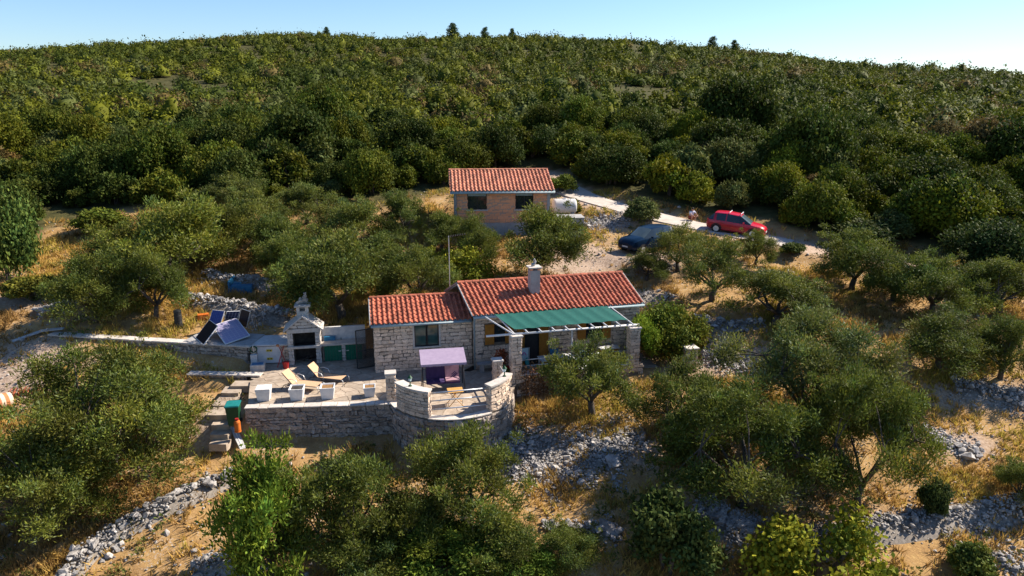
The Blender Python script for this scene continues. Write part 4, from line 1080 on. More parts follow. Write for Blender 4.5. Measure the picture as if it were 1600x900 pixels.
# ================================================================== TV mast behind the house
ms_ = thing('antenna_mast', 'thin steel mast with a flat antenna behind the house ridge', 'antenna', MA.w(-.45, 4.9, .6), 0)
m = MB(); m.tube([(0, 0, -.8), (0.0, 0, 5.6)], .022, 7); m.build('pole', 'steel', ms_)
m = MB(); m.tube([(-.05, 0, 5.55), (1.0, .15, 5.66)], .014, 6); m.build('boom', 'frame_brown', ms_)
for k in range(7):
    m = MB(); m.tube([(.12+.13*k, -.3+.02*k, 5.58+.02*k), (.12+.13*k, .36, 5.58+.02*k)], .01, 5); m.build('element', 'frame_brown', ms_)

# ================================================================== brick house behind
bh = thing('brick_house', 'unplastered brick house with pale red roof and two dark windows', 'house', BH.o, BH.a)
BL_, BD, BZ, BRZ = 7.15, 4.6, 3.35, 4.62
m = MB(); m.box(.0, BL_, .0, BD, -1.2, .95); m.build('plinth', 'concrete', bh)
m = MB()
wins = [(1.0, 2.45, 1.95, 3.20), (4.55, 5.9, 1.95, 3.20)]
m.box(.04, 1.0, .03, .3, .95, BZ); m.box(2.45, 4.55, .03, .3, .95, BZ); m.box(5.9, BL_-.04, .03, .3, .95, BZ)
for x0, x1, z0, z1 in wins: m.box(x0, x1, .03, .3, .95, z0); m.box(x0, x1, .03, .3, z1, BZ)
m.box(.04, .3, .3, BD-.05, .95, BZ); m.box(BL_-.3, BL_-.04, .3, BD-.05, .95, BZ); m.box(.3, BL_-.3, BD-.3, BD-.05, .95, BZ)
for x0, x1 in ((.04, .3), (BL_-.3, BL_-.04)): m.add([(x0, .04, BZ-.02), (x0, BD-.06, BZ-.02), (x0, BD/2, BRZ-.12), (x1, .04, BZ-.02), (x1, BD-.06, BZ-.02), (x1, BD/2, BRZ-.12)], [(0,2,1), (3,4,5), (0,3,5,2), (1,2,5,4), (0,1,4,3)])
bwall = m.build('wall', 'brick_joint', bh)
lay(bwall, straight(.22, .03, 0), BL_-.44, .96, BZ-.04, 'brick', (.248, .2481), (.40, .4001), holes=[(x0-.22, x1-.22, z0, z1) for x0, x1, z0, z1 in wins], depth=.1, proud=.012, gap=.006, name='brick', tilt=.004, stagger=.4)
lay(bwall, straight(.04, BD-.1, -math.pi/2), BD-.15, .96, BZ-.04, 'brick', (.248, .2481), (.40, .4001), holes=[(1.6, 2.6, 1.9, 3.1)], depth=.1, proud=.012, gap=.006, name='brick', tilt=.004, stagger=.4)
for x0, x1 in ((.0, .22), (BL_-.22, BL_+.0)):
    m = MB(); m.box(x0, x1, -.005, .24, .952, BZ); m.build('corner_column', 'concrete', bh)
for x0, x1, z0, z1 in wins:
    m = MB(); m.box(x0, x1, .20, .22, z0, z1); w_ = m.build('window', 'glass', bh)
    for a, b_ in ((x0, x0+.06), (x1-.06, x1), ((x0+x1)/2-.03, (x0+x1)/2+.03)):
        k = MB(); k.box(a, b_, .15, .20, z0, z1); k.build('frame', 'black', w_)
    k = MB(); k.box(x0-.08, x1+.08, -.10, .14, z0-.09, z0); k.build('sill', 'dress', w_, bevel=.01)
    k = MB(); k.box(x0+.06, x1-.06, .12, .15, z1-.25, z1-.02); k.build('roller_blind', 'gutter', w_)
m = MB(); m.box(.02, .05, 1.9, 2.9, 1.9, 3.1); m.build('side_window', 'glass', bh)
rf = MB(); beL, beR, brL, brR = (-.25, -.4, BZ+.0), (BL_+.3, -.4, BZ+.0), (-.35, BD/2, BRZ), (BL_+.05, BD/2, BRZ)
bbL, bbR = (-.45, BD+.35, BZ-.0), (BL_-.1, BD+.35, BZ-.0)
slab(rf, [beL, beR, brR, brL], .10); slab(rf, [bbR, bbL, brL, brR], .10); br_ = rf.build('roof', 'gutter', bh)
roof_side(br_, beL, beR, brL, brR, 27, 8, 'tile_old'); roof_side(br_, bbR, bbL, brR, brL, 27, 8, 'tile_old', single=False)
ridge_tiles(br_, Vector(brL)+Vector((0, 0, .03)), Vector(brR)+Vector((0, 0, .03)), 16, .13, 'tile_old')
m = MB(); m.tube([Vector(beL)+Vector((0, -.08, -.1)), Vector(beR)+Vector((0, -.08, -.1))], .075, 8); m.build('gutter', 'gutter', bh, smooth=True)
m = MB(); m.tube([(.1, -.45, BZ-.1), (.1, -.12, BZ-.4), (.1, -.1, -.6)], .055, 8); m.build('downpipe', 'gutter', bh, smooth=True)

tp = BH.w(8.35, 1.6, 0); zt = gz(tp.x, tp.y)
tk = thing('water_tank', 'stained white cylindrical tank lying beside the brick house', 'tank', (tp.x, tp.y, max(zt, BH.o.z + 1.3)), rad(6))
m = MB(); m.lathe([(.1, -.92), (.42, -.90), (.54, -.82), (.56, -.7), (.56, .7), (.54, .82), (.42, .90), (.1, .92)], 24, Matrix.Translation((.1, 0, .62)) @ Matrix.Rotation(rad(90), 4, 'Y')); m.build('shell', 'whitewash', tk, smooth=True)
for x in (-.5, .7):
    m = MB(); m.box(x-.12, x+.12, -.45, .45, -1.6, .18); m.build('cradle', 'concrete', tk, bevel=.02)
m = MB(); m.lathe([(.16, 0), (.16, .06)], 12, Matrix.Translation((.1, 0, 1.16))); m.build('hatch', 'steel', tk)
q = hit(893, 377); cbk = thing('concrete_abutment', 'bare concrete retaining block right of the brick house', 'wall', (q.x, q.y, q.z), rad(4))
m = MB(); m.box(-.95, .9, 0, 1.6, -.6, 1.65); m.build('block', 'concrete', cbk, bevel=.02)
m = MB(); m.box(-1.0, .95, -.03, 1.65, 1.65, 1.73); m.build('slab_top', 'concrete', cbk, bevel=.015)

# ================================================================== cars
def car(name, label, p, heading, pitch, paint, S, bars=False):
    """S: stations (x, half width, z sill, z belt, z top, half width top, glass side?) from tail to nose"""
    t = thing(name, label, 'car', p, heading); t.rotation_euler = (0, pitch, heading)
    body, glass, ws = MB(), MB(), MB()
    rings = []
    for (x, w, zs, zb, zt, wt, g) in S:
        pts = [(w*.80, zs), (w*.97, zs+.10), (w, (zs+zb)/2), (w*.985, zb-.10), (w*.95, zb), (wt, zt-.05), (wt*.86, zt), (wt*.4, zt+.018)]
        ring = [(x, y, z) for y, z in pts] + [(x, -y, z) for y, z in reversed(pts)]
        rings.append(ring)
    n = len(rings[0])
    for i in range(len(S) - 1):
        g = S[i][6]
        for k in range(n):
            k2 = (k+1) % n; quad = [rings[i][k], rings[i][k2], rings[i+1][k2], rings[i+1][k]]
            side = k in (4, n-6); top = k in (5, 6, 7, 8, 9)
            tgt = body
            if g in ('S',) and side: tgt = glass
            elif g in ('W',) and (side or top): tgt = ws if top else glass
            elif g == 'R' and (side or top): tgt = glass
            tgt.add(quad, [(0, 1, 2, 3)])
    for ring in (rings[0], rings[-1]): body.add(ring, [tuple(range(n))])
    def fin(mb, nm, mat, par, smooth=True):
        o = mb.build(nm, mat, par)
        bm = bmesh.new(); bm.from_mesh(o.data); bmesh.ops.remove_doubles(bm, verts=bm.verts, dist=.002); bmesh.ops.recalc_face_normals(bm, faces=bm.faces); bm.to_mesh(o.data); bm.free()
        o.data.polygons.foreach_set('use_smooth', [smooth]*len(o.data.polygons)); 
        if smooth: o.data.set_sharp_from_angle(angle=rad(38))
        return o
    bo = fin(body, 'body', paint, t)
    if glass.v: fin(glass, 'side_window', 'glass', t)
    if ws.v: fin(ws, 'windscreen', 'screen_glass', t)
    xs = [s_[0] for s_ in S]; wmax = max(s_[1] for s_ in S)
    xf, xr = xs[-1] - .85, xs[0] + .78
    for x in (xf, xr):
        for s_ in (-1, 1):
            Mx = Matrix.Translation((x, s_*(wmax-.09), .325)) @ Matrix.Rotation(rad(90), 4, 'X')
            m = MB(); m.lathe([(.22, -.10), (.31, -.11), (.325, -.07), (.325, .07), (.31, .11), (.22, .10)], 20, Mx); wh = m.build('wheel', 'tyre', t, smooth=False)
            m = MB(); m.lathe([(.21, -.104), (.06, -.085), (.06, .085), (.21, .104)], 10, Mx); m.build('rim', 'steel', wh)
            m = MB(); a0 = Matrix.Translation((x, s_*(wmax-.012), .325))
            vs = []; nn = 12
            for i in range(nn + 1):
                a = math.pi * i / nn
                for rr in (.335, .40): vs.append((math.cos(a)*rr, s_*.014, math.sin(a)*rr))
            m.add(vs, [(2*i, 2*i+1, 2*i+3, 2*i+2) for i in range(nn)], a0); m.build('wheel_arch', 'black', t)
    xn, xt = xs[-1], xs[0]; zb = S[-2][3]
    for s_ in (-1, 1):
        m = MB(); m.add(frustum(.5, .42, -.5, .5), BF, Matrix.Translation((xn-.20, s_*(S[-1][1]-.10), S[-1][3]-.02)) @ Matrix.Rotation(s_*rad(-28), 4, 'Z') @ Matrix.Diagonal((.34, .26, .15, 1))); m.build('headlight', 'lamp_clear', t, bevel=.02)
        m = MB(); m.add(frustum(.5, .45, -.5, .5), BF, Matrix.Translation((xt+.09, s_*(S[0][1]-.03), S[0][3]-.02)) @ Matrix.Diagonal((.16, .26, .22, 1))); m.build('tail_light', 'lamp_red', t, bevel=.02)
        mx = [q[0] for q in S if q[6] == 'W'][0]
        m = MB(); m.add(frustum(.5, .42, -.5, .5), BF, Matrix.Translation((mx-.1+.35, s_*(wmax+.07), S[3][3]+.05)) @ Matrix.Diagonal((.12, .2, .13, 1))); m.build('mirror', paint, t, bevel=.02)
        for xx in (mx-.55, mx-1.35):
            m = MB(); m.box(xx-.09, xx+.09, s_*(wmax)-.012, s_*(wmax)+.012, S[3][3]-.16, S[3][3]-.13); m.build('door_handle', paint, t)
    m = MB(); m.box(xn-.02, xn+.02, -.52, .52, S[-1][2]+.10, S[-1][2]+.24); m.build('grille', 'black', t)
    m = MB(); m.box(xn+.02, xn+.03, -.26, .26, S[-1][2]+.12, S[-1][2]+.22); m.build('number_plate', 'white', t)
    m = MB(); m.box(xt-.03, xt-.005, -.26, .26, S[0][2]+.22, S[0][2]+.33); m.build('number_plate', 'white', t)
    if bars:
        top = [q for q in S if q[6] == 'S']
        for xx in (top[1][0]+.1, top[-1][0]+.15):
            m = MB(); m.tube([(xx, -.56, S[3][4]+.10), (xx, .56, S[3][4]+.10)], .028, 6)
            for s_ in (-1, 1): m.tube([(xx, s_*.52, S[3][4]+.10), (xx, s_*.55, S[3][4]-.03)], .024, 5)
            m.build('roof_bar', 'white', t)
    return t
#       x      w    sill  belt  top  wtop  glass
HATCH = [(-2.12, .72, .38, .86, .92, .60, ''), (-2.05, .80, .30, .93, 1.00, .62, 'R'), (-1.62, .86, .24, .95, 1.44, .60, 'P'), (-1.45, .87, .22, .95, 1.49, .61, 'S'), (-.75, .88, .20, .94, 1.53, .63, 'P'), (-.68, .88, .20, .94, 1.53, .63, 'S'), (.10, .88, .20, .93, 1.49, .62, 'S'), (.32, .88, .20, .93, 1.45, .60, 'W'), (1.08, .87, .20, .92, .99, .66, ''), (1.70, .85, .22, .84, .90, .62, ''), (2.02, .78, .26, .72, .78, .54, ''), (2.14, .66, .30, .58, .63, .44, '')]
SUV = [(-2.22, .74, .42, .98, 1.05, .62, ''), (-2.16, .84, .34, 1.05, 1.12, .64, 'R'), (-1.85, .90, .28, 1.06, 1.58, .62, 'P'), (-1.6, .91, .26, 1.06, 1.64, .64, 'S'), (-.8, .92, .24, 1.05, 1.69, .66, 'P'), (-.72, .92, .24, 1.05, 1.69, .66, 'S'), (.10, .92, .24, 1.04, 1.66, .65, 'S'), (.36, .92, .24, 1.04, 1.62, .63, 'W'), (1.16, .91, .24, 1.05, 1.12, .70, ''), (1.78, .89, .27, .98, 1.04, .66, ''), (2.12, .83, .32, .86, .92, .58, ''), (2.26, .70, .36, .70, .75, .46, '')]
r0, r1 = hit(1119, 361), hit(1190, 377)
hd = math.atan2(r1.y-r0.y, r1.x-r0.x); mid = (r0 + r1) / 2
car('red_hatchback', 'red hatchback with white roof bars parked on the concrete track', (mid.x + math.sin(-hd)*-.0, mid.y + .75, mid.z + .05), max(min(hd, rad(-6)), rad(-26)), math.atan2(r0.z-r1.z, (r1-r0).length), 'car_red', HATCH, True)
car('dark_blue_suv', 'dark blue off-roader parked on the gravel behind an olive tree', (SUV_P.x + .3, SUV_P.y + .35, gz(SUV_P.x, SUV_P.y) + .0), rad(217), 0, 'car_blue', SUV)

# ================================================================== the person on the track
def skin_mesh(name, verts, edges, radii, mat, parent, root=0, sub=1):
    me = bpy.data.meshes.new(name); me.from_pydata(verts, edges, []); o = link(name, me, parent)
    me.materials.append(M[mat])
    sk = o.modifiers.new('skin', 'SKIN'); sk.use_smooth_shade = True
    for i, r_ in enumerate(radii): me.skin_vertices[0].data[i].radius = (r_, r_)
    me.skin_vertices[0].data[root].use_root = True
    o.modifiers.new('subsurf', 'SUBSURF').levels = sub; o.modifiers['subsurf'].render_levels = sub
    return o
q = hit(1080, 346); per = thing('person', 'person in white shirt and red shorts crouching on the track beside the red car', 'person', (q.x, q.y, q.z), rad(25))
J = dict(pel=(0, .05, .34), ab=(0, .02, .50), chest=(0, -.05, .70), neck=(0, -.08, .86), head=(0, -.11, .96), crown=(0, -.12, 1.08))
V, E_, Rr, ix = [], [], [], {}
def add_v(k, p, r_, par=None):
    ix[k] = len(V); V.append(p); Rr.append(r_)
    if par: E_.append((ix[par], ix[k]))
add_v('pel', J['pel'], .15); add_v('ab', J['ab'], .13, 'pel'); add_v('chest', J['chest'], .15, 'ab'); add_v('neck', J['neck'], .055, 'chest'); add_v('head', J['head'], .092, 'neck'); add_v('crown', J['crown'], .075, 'head')
for s_, nm in ((-1, 'l'), (1, 'r')):
    add_v('hip'+nm, (s_*.1, .02, .32), .10, 'pel'); add_v('kn'+nm, (s_*.2, -.36, .50), .065, 'hip'+nm); add_v('an'+nm, (s_*.17, -.16, .09), .042, 'kn'+nm); add_v('ft'+nm, (s_*.18, -.34, .035), .035, 'an'+nm)
    add_v('sh'+nm, (s_*.19, -.05, .78), .062, 'chest'); add_v('el'+nm, (s_*.28, -.22, .58), .045, 'sh'+nm); add_v('wr'+nm, (s_*.2, -.45, .52), .03, 'el'+nm); add_v('pm'+nm, (s_*.17, -.51, .49), .034, 'wr'+nm)
    for f_ in range(4): add_v(f'f{f_}'+nm, (s_*(.20-.022*f_), -.57-.008*(f_ in (1, 2)), .465), .009, 'pm'+nm); add_v(f'g{f_}'+nm, (s_*(.20-.022*f_), -.585, .43), .008, f'f{f_}'+nm)
    add_v('th'+nm, (s_*.12, -.50, .47), .010, 'wr'+nm)
skin_mesh('body', V, E_, Rr, 'skin', per)
sv = ['pel', 'ab', 'chest', 'neck', 'shl', 'ell', 'shr', 'elr']; mp = {k: i for i, k in enumerate(sv)}
lerp3 = lambda a, b, t: tuple(a[i]+(b[i]-a[i])*t for i in range(3))
svp = [V[ix[k]] for k in sv]; svp[3] = lerp3(J['chest'], J['neck'], .7); svp[5] = lerp3(V[ix['shl']], V[ix['ell']], .75); svp[7] = lerp3(V[ix['shr']], V[ix['elr']], .75)
skin_mesh('shirt', svp, [(0, 1), (1, 2), (2, 3), (2, 4), (4, 5), (2, 6), (6, 7)], [.165, .15, .172, .075, .08, .065, .08, .065], 'shirt', per)
hv = [V[ix['pel']], V[ix['hipl']], lerp3(V[ix['hipl']], V[ix['knl']], .75), V[ix['hipr']], lerp3(V[ix['hipr']], V[ix['knr']], .75)]
skin_mesh('shorts', hv, [(0, 1), (1, 2), (0, 3), (3, 4)], [.162, .118, .09, .118, .09], 'shorts', per)
m = MB(); m.lathe([(.096, -.01), (.102, .04), (.085, .09), (.05, .12), (.01, .13)], 12, Matrix.Translation((0, -.10, .99))); m.build('hair', 'hair', per, smooth=True)
for s_ in (-1, 1):
    m = MB(); m.box(s_*.035-.012, s_*.035+.012, -.205, -.195, .985, .998); m.build('eye', 'hair', per)
    m = MB(); m.box(s_*.18-.045, s_*.18+.045, -.40, -.12, .0, .03); m.build('sandal', 'frame_brown', per)
m = MB(); m.add([(-.014, -.195, .965), (.014, -.195, .965), (0, -.225, .955), (0, -.195, 1.0)], [(0, 1, 2), (0, 2, 3), (1, 3, 2)]); m.build('nose', 'skin', per)
m = MB(); m.box(-.025, .025, -.2, -.192, .93, .938); m.build('mouth', 'shorts', per)
# ================================================================== rubble and dry-stone walls
def poly_walk(px):
    P = [hit(u, v) for u, v in px]; seg = [math.hypot(b.x-a.x, b.y-a.y) for a, b in zip(P[:-1], P[1:])]; tot = sum(seg)
    def at(t):
        s_ = t * tot
        for (a, b), L_ in zip(zip(P[:-1], P[1:]), seg):
            if s_ <= L_: break
            s_ -= L_
        q = a.lerp(b, min(1, s_ / max(L_, 1e-6))); return q.x, q.y, -(b.y-a.y)/L_, (b.x-a.x)/L_
    return P, tot, at
def rocks_joined(pos, size, rot_seed):
    r_ = np.random.default_rng(rot_seed); V, F_ = [], []; off = 0
    for p, s_ in zip(pos, size):
        v, f = ROCK_NP[r_.integers(len(ROCK_NP))]
        a = r_.uniform(0, 6.28); c, n_ = math.cos(a), math.sin(a); b = r_.uniform(-.5, .5)
        q = v * (s_ * np.array([r_.uniform(.8, 1.3), r_.uniform(.7, 1.1), r_.uniform(.5, .8)]))
        q = q @ np.array([[c, n_, 0], [-n_, c, 0], [0, 0, 1]]) @ np.array([[1, 0, 0], [0, math.cos(b), math.sin(b)], [0, -math.sin(b), math.cos(b)]])
        V.append(q + p); F_.append(f + off); off += len(v)
    return np.concatenate(V), np.concatenate(F_)
def rubble(name, label, cat, px, width, h, singles, fill, smin=.15, smax=.46, seed=0, group='dry stone heaps'):
    r = random.Random(seed); P, tot, at = poly_walk(px)
    o0 = P[0]; t = thing(name, label, cat, o0, 0, None)
    wa, wb_ = r.uniform(0, 6), r.uniform(0, 6)
    def wob(q): return .6*math.sin(q*tot*.9 + wa) + .4*math.sin(q*tot*2.3 + wb_)
    def prof(off): return h * max(0, 1 - (off / width)**2)
    core = MB(); n = max(6, int(tot / .5)); k = 7
    for i in range(n + 1):
        x, y, nx, ny = at(i / n); taper = min(1, 3*min(i, n-i)/n + .2)
        for j in range(k):
            off = width * (2*j/(k-1) - 1); X, Y = x + nx*off, y + ny*off
            core.v.append((X - o0.x, Y - o0.y, gz(X, Y) - .06 + prof(off)*.8*taper - o0.z))
    for i in range(n):
        for j in range(k-1): core.f.append((i*k+j, i*k+j+1, (i+1)*k+j+1, (i+1)*k+j))
    core.build('earth_core', 'bed', t, smooth=True)
    for i in range(singles):
        tt = r.random(); x, y, nx, ny = at(tt); off = width * (wob(tt)*.5 + (.55 + .5*abs(wob(tt*1.7+3)))*max(-1.3, min(1.3, r.gauss(0, .55)))); X, Y = x + nx*off, y + ny*off
        s_ = smin + (smax - smin) * r.random()**3
        o = bpy.data.objects.new('stone', r.choice(ROCKS)); C.objects.link(o); o.parent = t
        o.location = (X - o0.x, Y - o0.y, gz(X, Y) + prof(off)*r.uniform(.6, 1.0) + s_*.16 - o0.z)
        o.scale = (s_*r.uniform(.9, 1.4), s_*r.uniform(.7, 1.1), s_*r.uniform(.5, .85)); o.rotation_euler = (r.uniform(-.4, .4), r.uniform(-.4, .4), r.uniform(0, 6.28))
    pos, siz = [], []
    for i in range(int(fill*1.9)):
        tt = r.random(); x, y, nx, ny = at(tt); off = width * (wob(tt)*.5 + (.5 + .6*abs(wob(tt*1.7+3)))*r.gauss(0, .85)); X, Y = x + nx*off, y + ny*off
        s_ = r.uniform(.07, smin*1.15); pos.append((X - o0.x, Y - o0.y, gz(X, Y) + prof(off)*r.uniform(.75, 1.05) + s_*.1 - o0.z)); siz.append(s_)
    V, F_ = rocks_joined(np.array(pos), siz, seed + 5)
    tag(link('small_stones', np_mesh('small_stones', V, F_, ['rock']), t), kind='stuff')
    return t
RUB = [
 ('dry_stone_wall', 'tumbled dry-stone wall curving through the grass at lower left', [(365,752),(300,776),(235,806),(175,838),(140,862),(115,893),(100,930)], .6, .4, 170, 260),
 ('rubble_heap', 'broad white rubble slope just right of the round bastion', [(772,704),(850,703),(930,706),(1015,698)], 1.7, .12, 190, 1300),
 ('rubble_heap', 'stones spilling into the grass below the broad rubble slope', [(790,738),(860,744),(935,750)], .8, .1, 60, 260),
 ('dry_stone_wall', 'short row of stones at the bottom edge below the bright green tree', [(300,893),(345,884),(410,905)], .5, .3, 45, 120),
 ('rubble_heap', 'grey boulders in the grass left of the round dark shrub', [(845,832),(905,828),(968,840)], .55, .15, 34, 90),
 ('rubble_heap', 'shaded rubble tongue right of the round dark shrub', [(1085,795),(1130,815),(1172,842)], 1.1, .2, 95, 420),
 ('dry_stone_wall', 'long dry-stone wall running to the lower right edge', [(1200,856),(1300,838),(1380,830),(1460,818),(1540,805),(1640,788)], .8, .4, 180, 600),
 ('rubble_heap', 'bare limestone outcrop right of the largest olive', [(1440,668),(1480,688),(1535,714)], .6, .1, 46, 200),
 ('rubble_heap', 'wide rubble bank at the right edge below the spreading olive', [(1490,606),(1540,618),(1600,624),(1660,628)], 1.0, .25, 100, 520),
 ('dry_stone_wall', 'dry-stone wall behind the solar panels', [(296,478),(340,484),(400,494),(456,505)], .8, .75, 190, 420),
 ('dry_stone_wall', 'upper row of stones around the blue corner seat', [(318,432),(360,440),(420,447),(456,453)], .75, .45, 90, 260),
 ('rubble_heap', 'stony bank between the concrete block and the blue car', [(912,352),(950,344),(985,350)], 1.6, .1, 70, 480),
 ('rubble_heap', 'flat patch of stones below the red car', [(1188,428),(1248,433)], .8, .08, 26, 180),
 ('rubble_heap', 'shaded stone row under the olives right of the house', [(1078,500),(1140,512),(1195,506)], .7, .2, 56, 200),
 ('rubble_heap', 'white stones along the path right of the lone stone post', [(1095,562),(1150,572),(1195,580)], .9, .08, 50, 320),
 ('rubble_heap', 'small heap of stones above the left end of the low wall', [(58,494),(98,480)], .7, .35, 36, 140),
 ('rubble_heap', 'pale boulders behind the far gable of the stone house', [(990,468),(1030,462),(1052,470)], .6, .2, 24, 60),
 ('rubble_heap', 'loose stones in the bottom right corner', [(1490,862),(1560,876),(1620,884)], .7, .15, 40, 160),
 ('rubble_heap', 'little stone heap left of the pale green olive crown', [(176,406),(206,400)], .5, .3, 24, 70),
 ('rubble_heap', 'dark stones beside the trunk at the foot of the blue car olive', [(985,418),(1020,412),(1060,420)], .6, .15, 30, 120),
]
for i, (nm, lab, px, w, h, a, b) in enumerate(RUB):
    rubble(nm, lab, 'dry stone wall' if nm == 'dry_stone_wall' else 'rubble', px, w, h, a, b, seed=300 + i)
for (u, v, s_, lab) in ((775*1.0+185, 725, 1.0, 'large grey boulder in the shaded part of the rubble slope'), (955, 832, 1.1, 'flat pale boulder beside the round dark shrub'), (1510, 714, .8, 'flat grey slab of rock on the bare slope at right'), (640*1.0+10, 905, .5, 'pale stone at the bottom edge')):
    q = hit(u, v); o = link('boulder', R.choice(ROCKS)); o.location = (q.x, q.y, q.z + .1*s_); o.scale = (s_*1.2, s_*.9, s_*.6); o.rotation_euler = (.2, .1, R.uniform(0, 6)); tag(o, lab, 'boulder')

# ================================================================== foliage builders
def unit(a): return a / np.maximum(np.linalg.norm(a, axis=1, keepdims=True), 1e-9)
def leaves(P, D, ln, wd, col, r_, face=None, loose=.7):
    N = len(P); D = unit(D); S_ = unit(np.cross(D, r_.normal(size=(N, 3)) if face is None else face + r_.normal(size=(N, 3))*loose))
    ln = np.broadcast_to(ln, (N,))[:, None]; wd = np.broadcast_to(wd, (N,))[:, None]
    mid = P + D*ln*.5
    V = np.stack([P, mid + S_*wd*.5, P + D*ln, mid - S_*wd*.5], 1).reshape(-1, 3)
    return V, np.arange(4*N).reshape(N, 4), np.repeat(np.clip(col, 0, 1), 4, 0)
def clump_crown(seed, clumps, radii, nleaf, ln, wd, base, flat=.8, up=.45, out=.55, wild=.8, shade=.22, fill=.42, loose=.75, silver=0):
    r_ = np.random.default_rng(seed); clumps = np.asarray(clumps); radii = np.asarray(radii)
    w = radii**2; k = r_.choice(len(clumps), size=nleaf, p=w/w.sum())
    d = unit(r_.normal(size=(nleaf, 3))); rr = r_.random(nleaf)**fill
    lump = 1 + .25*np.sin(d[:, 0]*5 + k) * np.sin(d[:, 1]*6 + 2*k) + .22*r_.normal(size=nleaf)
    P = clumps[k] + d * (radii[k]*rr*lump)[:, None] * np.array([1, 1, flat])
    D = d*(out) + np.array([0, 0, up]) + r_.normal(size=(nleaf, 3))*wild*.6
    face = d*.8 + np.array([0, 0, .35])
    base = np.asarray(base)*np.ones((nleaf, 3)); base[r_.random(nleaf) < silver] = (.155, .172, .070)
    tone = (1 + shade*r_.normal(size=len(clumps)))[k] * r_.uniform(.72, 1.3, nleaf)
    hue = r_.normal(size=(nleaf, 1)) * np.array([.10, .02, -.05]) + (r_.normal(size=len(clumps))*.10)[k][:, None]*np.array([1.0, .25, -.4])
    col = base * np.clip(tone, .5, 1.7)[:, None] * np.clip(1 + hue, .5, 1.6)
    return leaves(P, D, ln * r_.uniform(.7, 1.3, nleaf), wd * r_.uniform(.8, 1.2, nleaf), col, r_, face, loose)
def make_olive(seed, nleaf=25000, base=(.112, .129, .021), lmat='olive', ln=.145, wd=.042, nclump=30, Rr_=2.4, Ht=3.7, low=.9, wildsprout=True):
    r = random.Random(seed); cl, ra = [], []
    lobes = [(r.uniform(0, 6.28), r.uniform(.75, 1.15)) for _ in range(5)]
    trunk = MB(); fork = Vector((r.uniform(-.15, .15), r.uniform(-.15, .15), low*.75))
    trunk.tube([(0, 0, -.4), (r.uniform(-.06, .06), r.uniform(-.06, .06), low*.35), fork], [.20, .15, .13], 8)
    limbs = []
    for i in range(6):
        a = i*math.pi/3 + r.uniform(-.4, .4); q = r.uniform(.3, .5)*Rr_
        m_ = Vector((math.cos(a)*q, math.sin(a)*q, low + r.uniform(.45, .95)*Ht/3.7 + (.5 if Ht > 5 else 0))); limbs.append(m_)
        trunk.tube([fork, fork.lerp(m_, .5) + Vector((r.uniform(-.15, .15), r.uniform(-.15, .15), r.uniform(-.05, .2))), m_], [.085, .06, .04], 6)
    for i in range(nclump):
        a = r.uniform(0, 6.28); rr = math.sqrt(r.random())*.86
        edge = 1.0 + .18*math.sin(a*2 + lobes[0][0]) + .12*math.sin(a*3 + lobes[1][0])
        zt = low + (Ht - low) * (1 - .75*rr**2) ; z = r.uniform(max(low*.8, zt - (Ht-low)*.55), zt) - .25
        c = Vector((math.cos(a)*rr*Rr_*edge*.9, math.sin(a)*rr*Rr_*edge*.9, z)); cl.append(c); ra.append(r.uniform(.42, .78))
        m_ = min(limbs, key=lambda q: (q - c).length)
        trunk.tube([m_, m_.lerp(c, .5) + Vector((r.uniform(-.1, .1), r.uniform(-.1, .1), .08)), c], [.032, .022, .010], 5, cap=False)
    if wildsprout:
        for i in range(26):
            c = r.choice(cl) + Vector((r.uniform(-.75, .75), r.uniform(-.75, .75), r.uniform(.0, .7))); cl.append(c); ra.append(r.uniform(.16, .36))
    V, F_, T = clump_crown(seed, [list(c) for c in cl], ra, nleaf, ln, wd, base, fill=.5, silver=.12 if lmat == 'olive' else 0)
    tm = trunk.build('trunk', 'bark'); me_t = tm.data; bpy.data.objects.remove(tm)
    me_t.polygons.foreach_set('use_smooth', [True]*len(me_t.polygons))
    ext = float(np.percentile(np.hypot(V[:, 0], V[:, 1]), 95)); return np_mesh('crown', V, F_, [lmat], T), me_t, ext, float(np.percentile(V[:, 2], 98))
def make_bush(seed, nleaf=7000, base=(.06, .075, .022), ln=.22, wd=.13, Rr_=1.6, Ht=2.6, lmat='broad', nclump=26, tall=1.0):
    r = random.Random(seed); cl, ra = [], []
    for i in range(nclump):
        a = r.uniform(0, 6.28); e = math.asin(r.uniform(-.05, 1)); q = r.uniform(.45, .82)
        cl.append((math.cos(a)*math.cos(e)*Rr_*q, math.sin(a)*math.cos(e)*Rr_*q, .25*Ht + math.sin(e)*Ht*.62*q*tall)); ra.append(r.uniform(.3, .55)*Rr_*.62)
    V, F_, T = clump_crown(seed, cl, ra, nleaf, ln, wd, base, flat=.85, up=.15, out=.25, wild=1.2, shade=.2, fill=.3, loose=.5)
    trunk = MB()
    for i in range(3):
        a = r.uniform(0, 6.28); trunk.tube([(math.cos(a)*.08, math.sin(a)*.08, -.4), (math.cos(a)*.25, math.sin(a)*.25, Ht*.3), (math.cos(a)*.5, math.sin(a)*.5, Ht*.62)], [.10, .07, .03], 5)
    tm = trunk.build('trunk', 'bark'); me_t = tm.data; bpy.data.objects.remove(tm)
    ext = float(np.percentile(np.hypot(V[:, 0], V[:, 1]), 95)); return np_mesh('crown', V, F_, [lmat], T), me_t, ext, float(np.percentile(V[:, 2], 98))
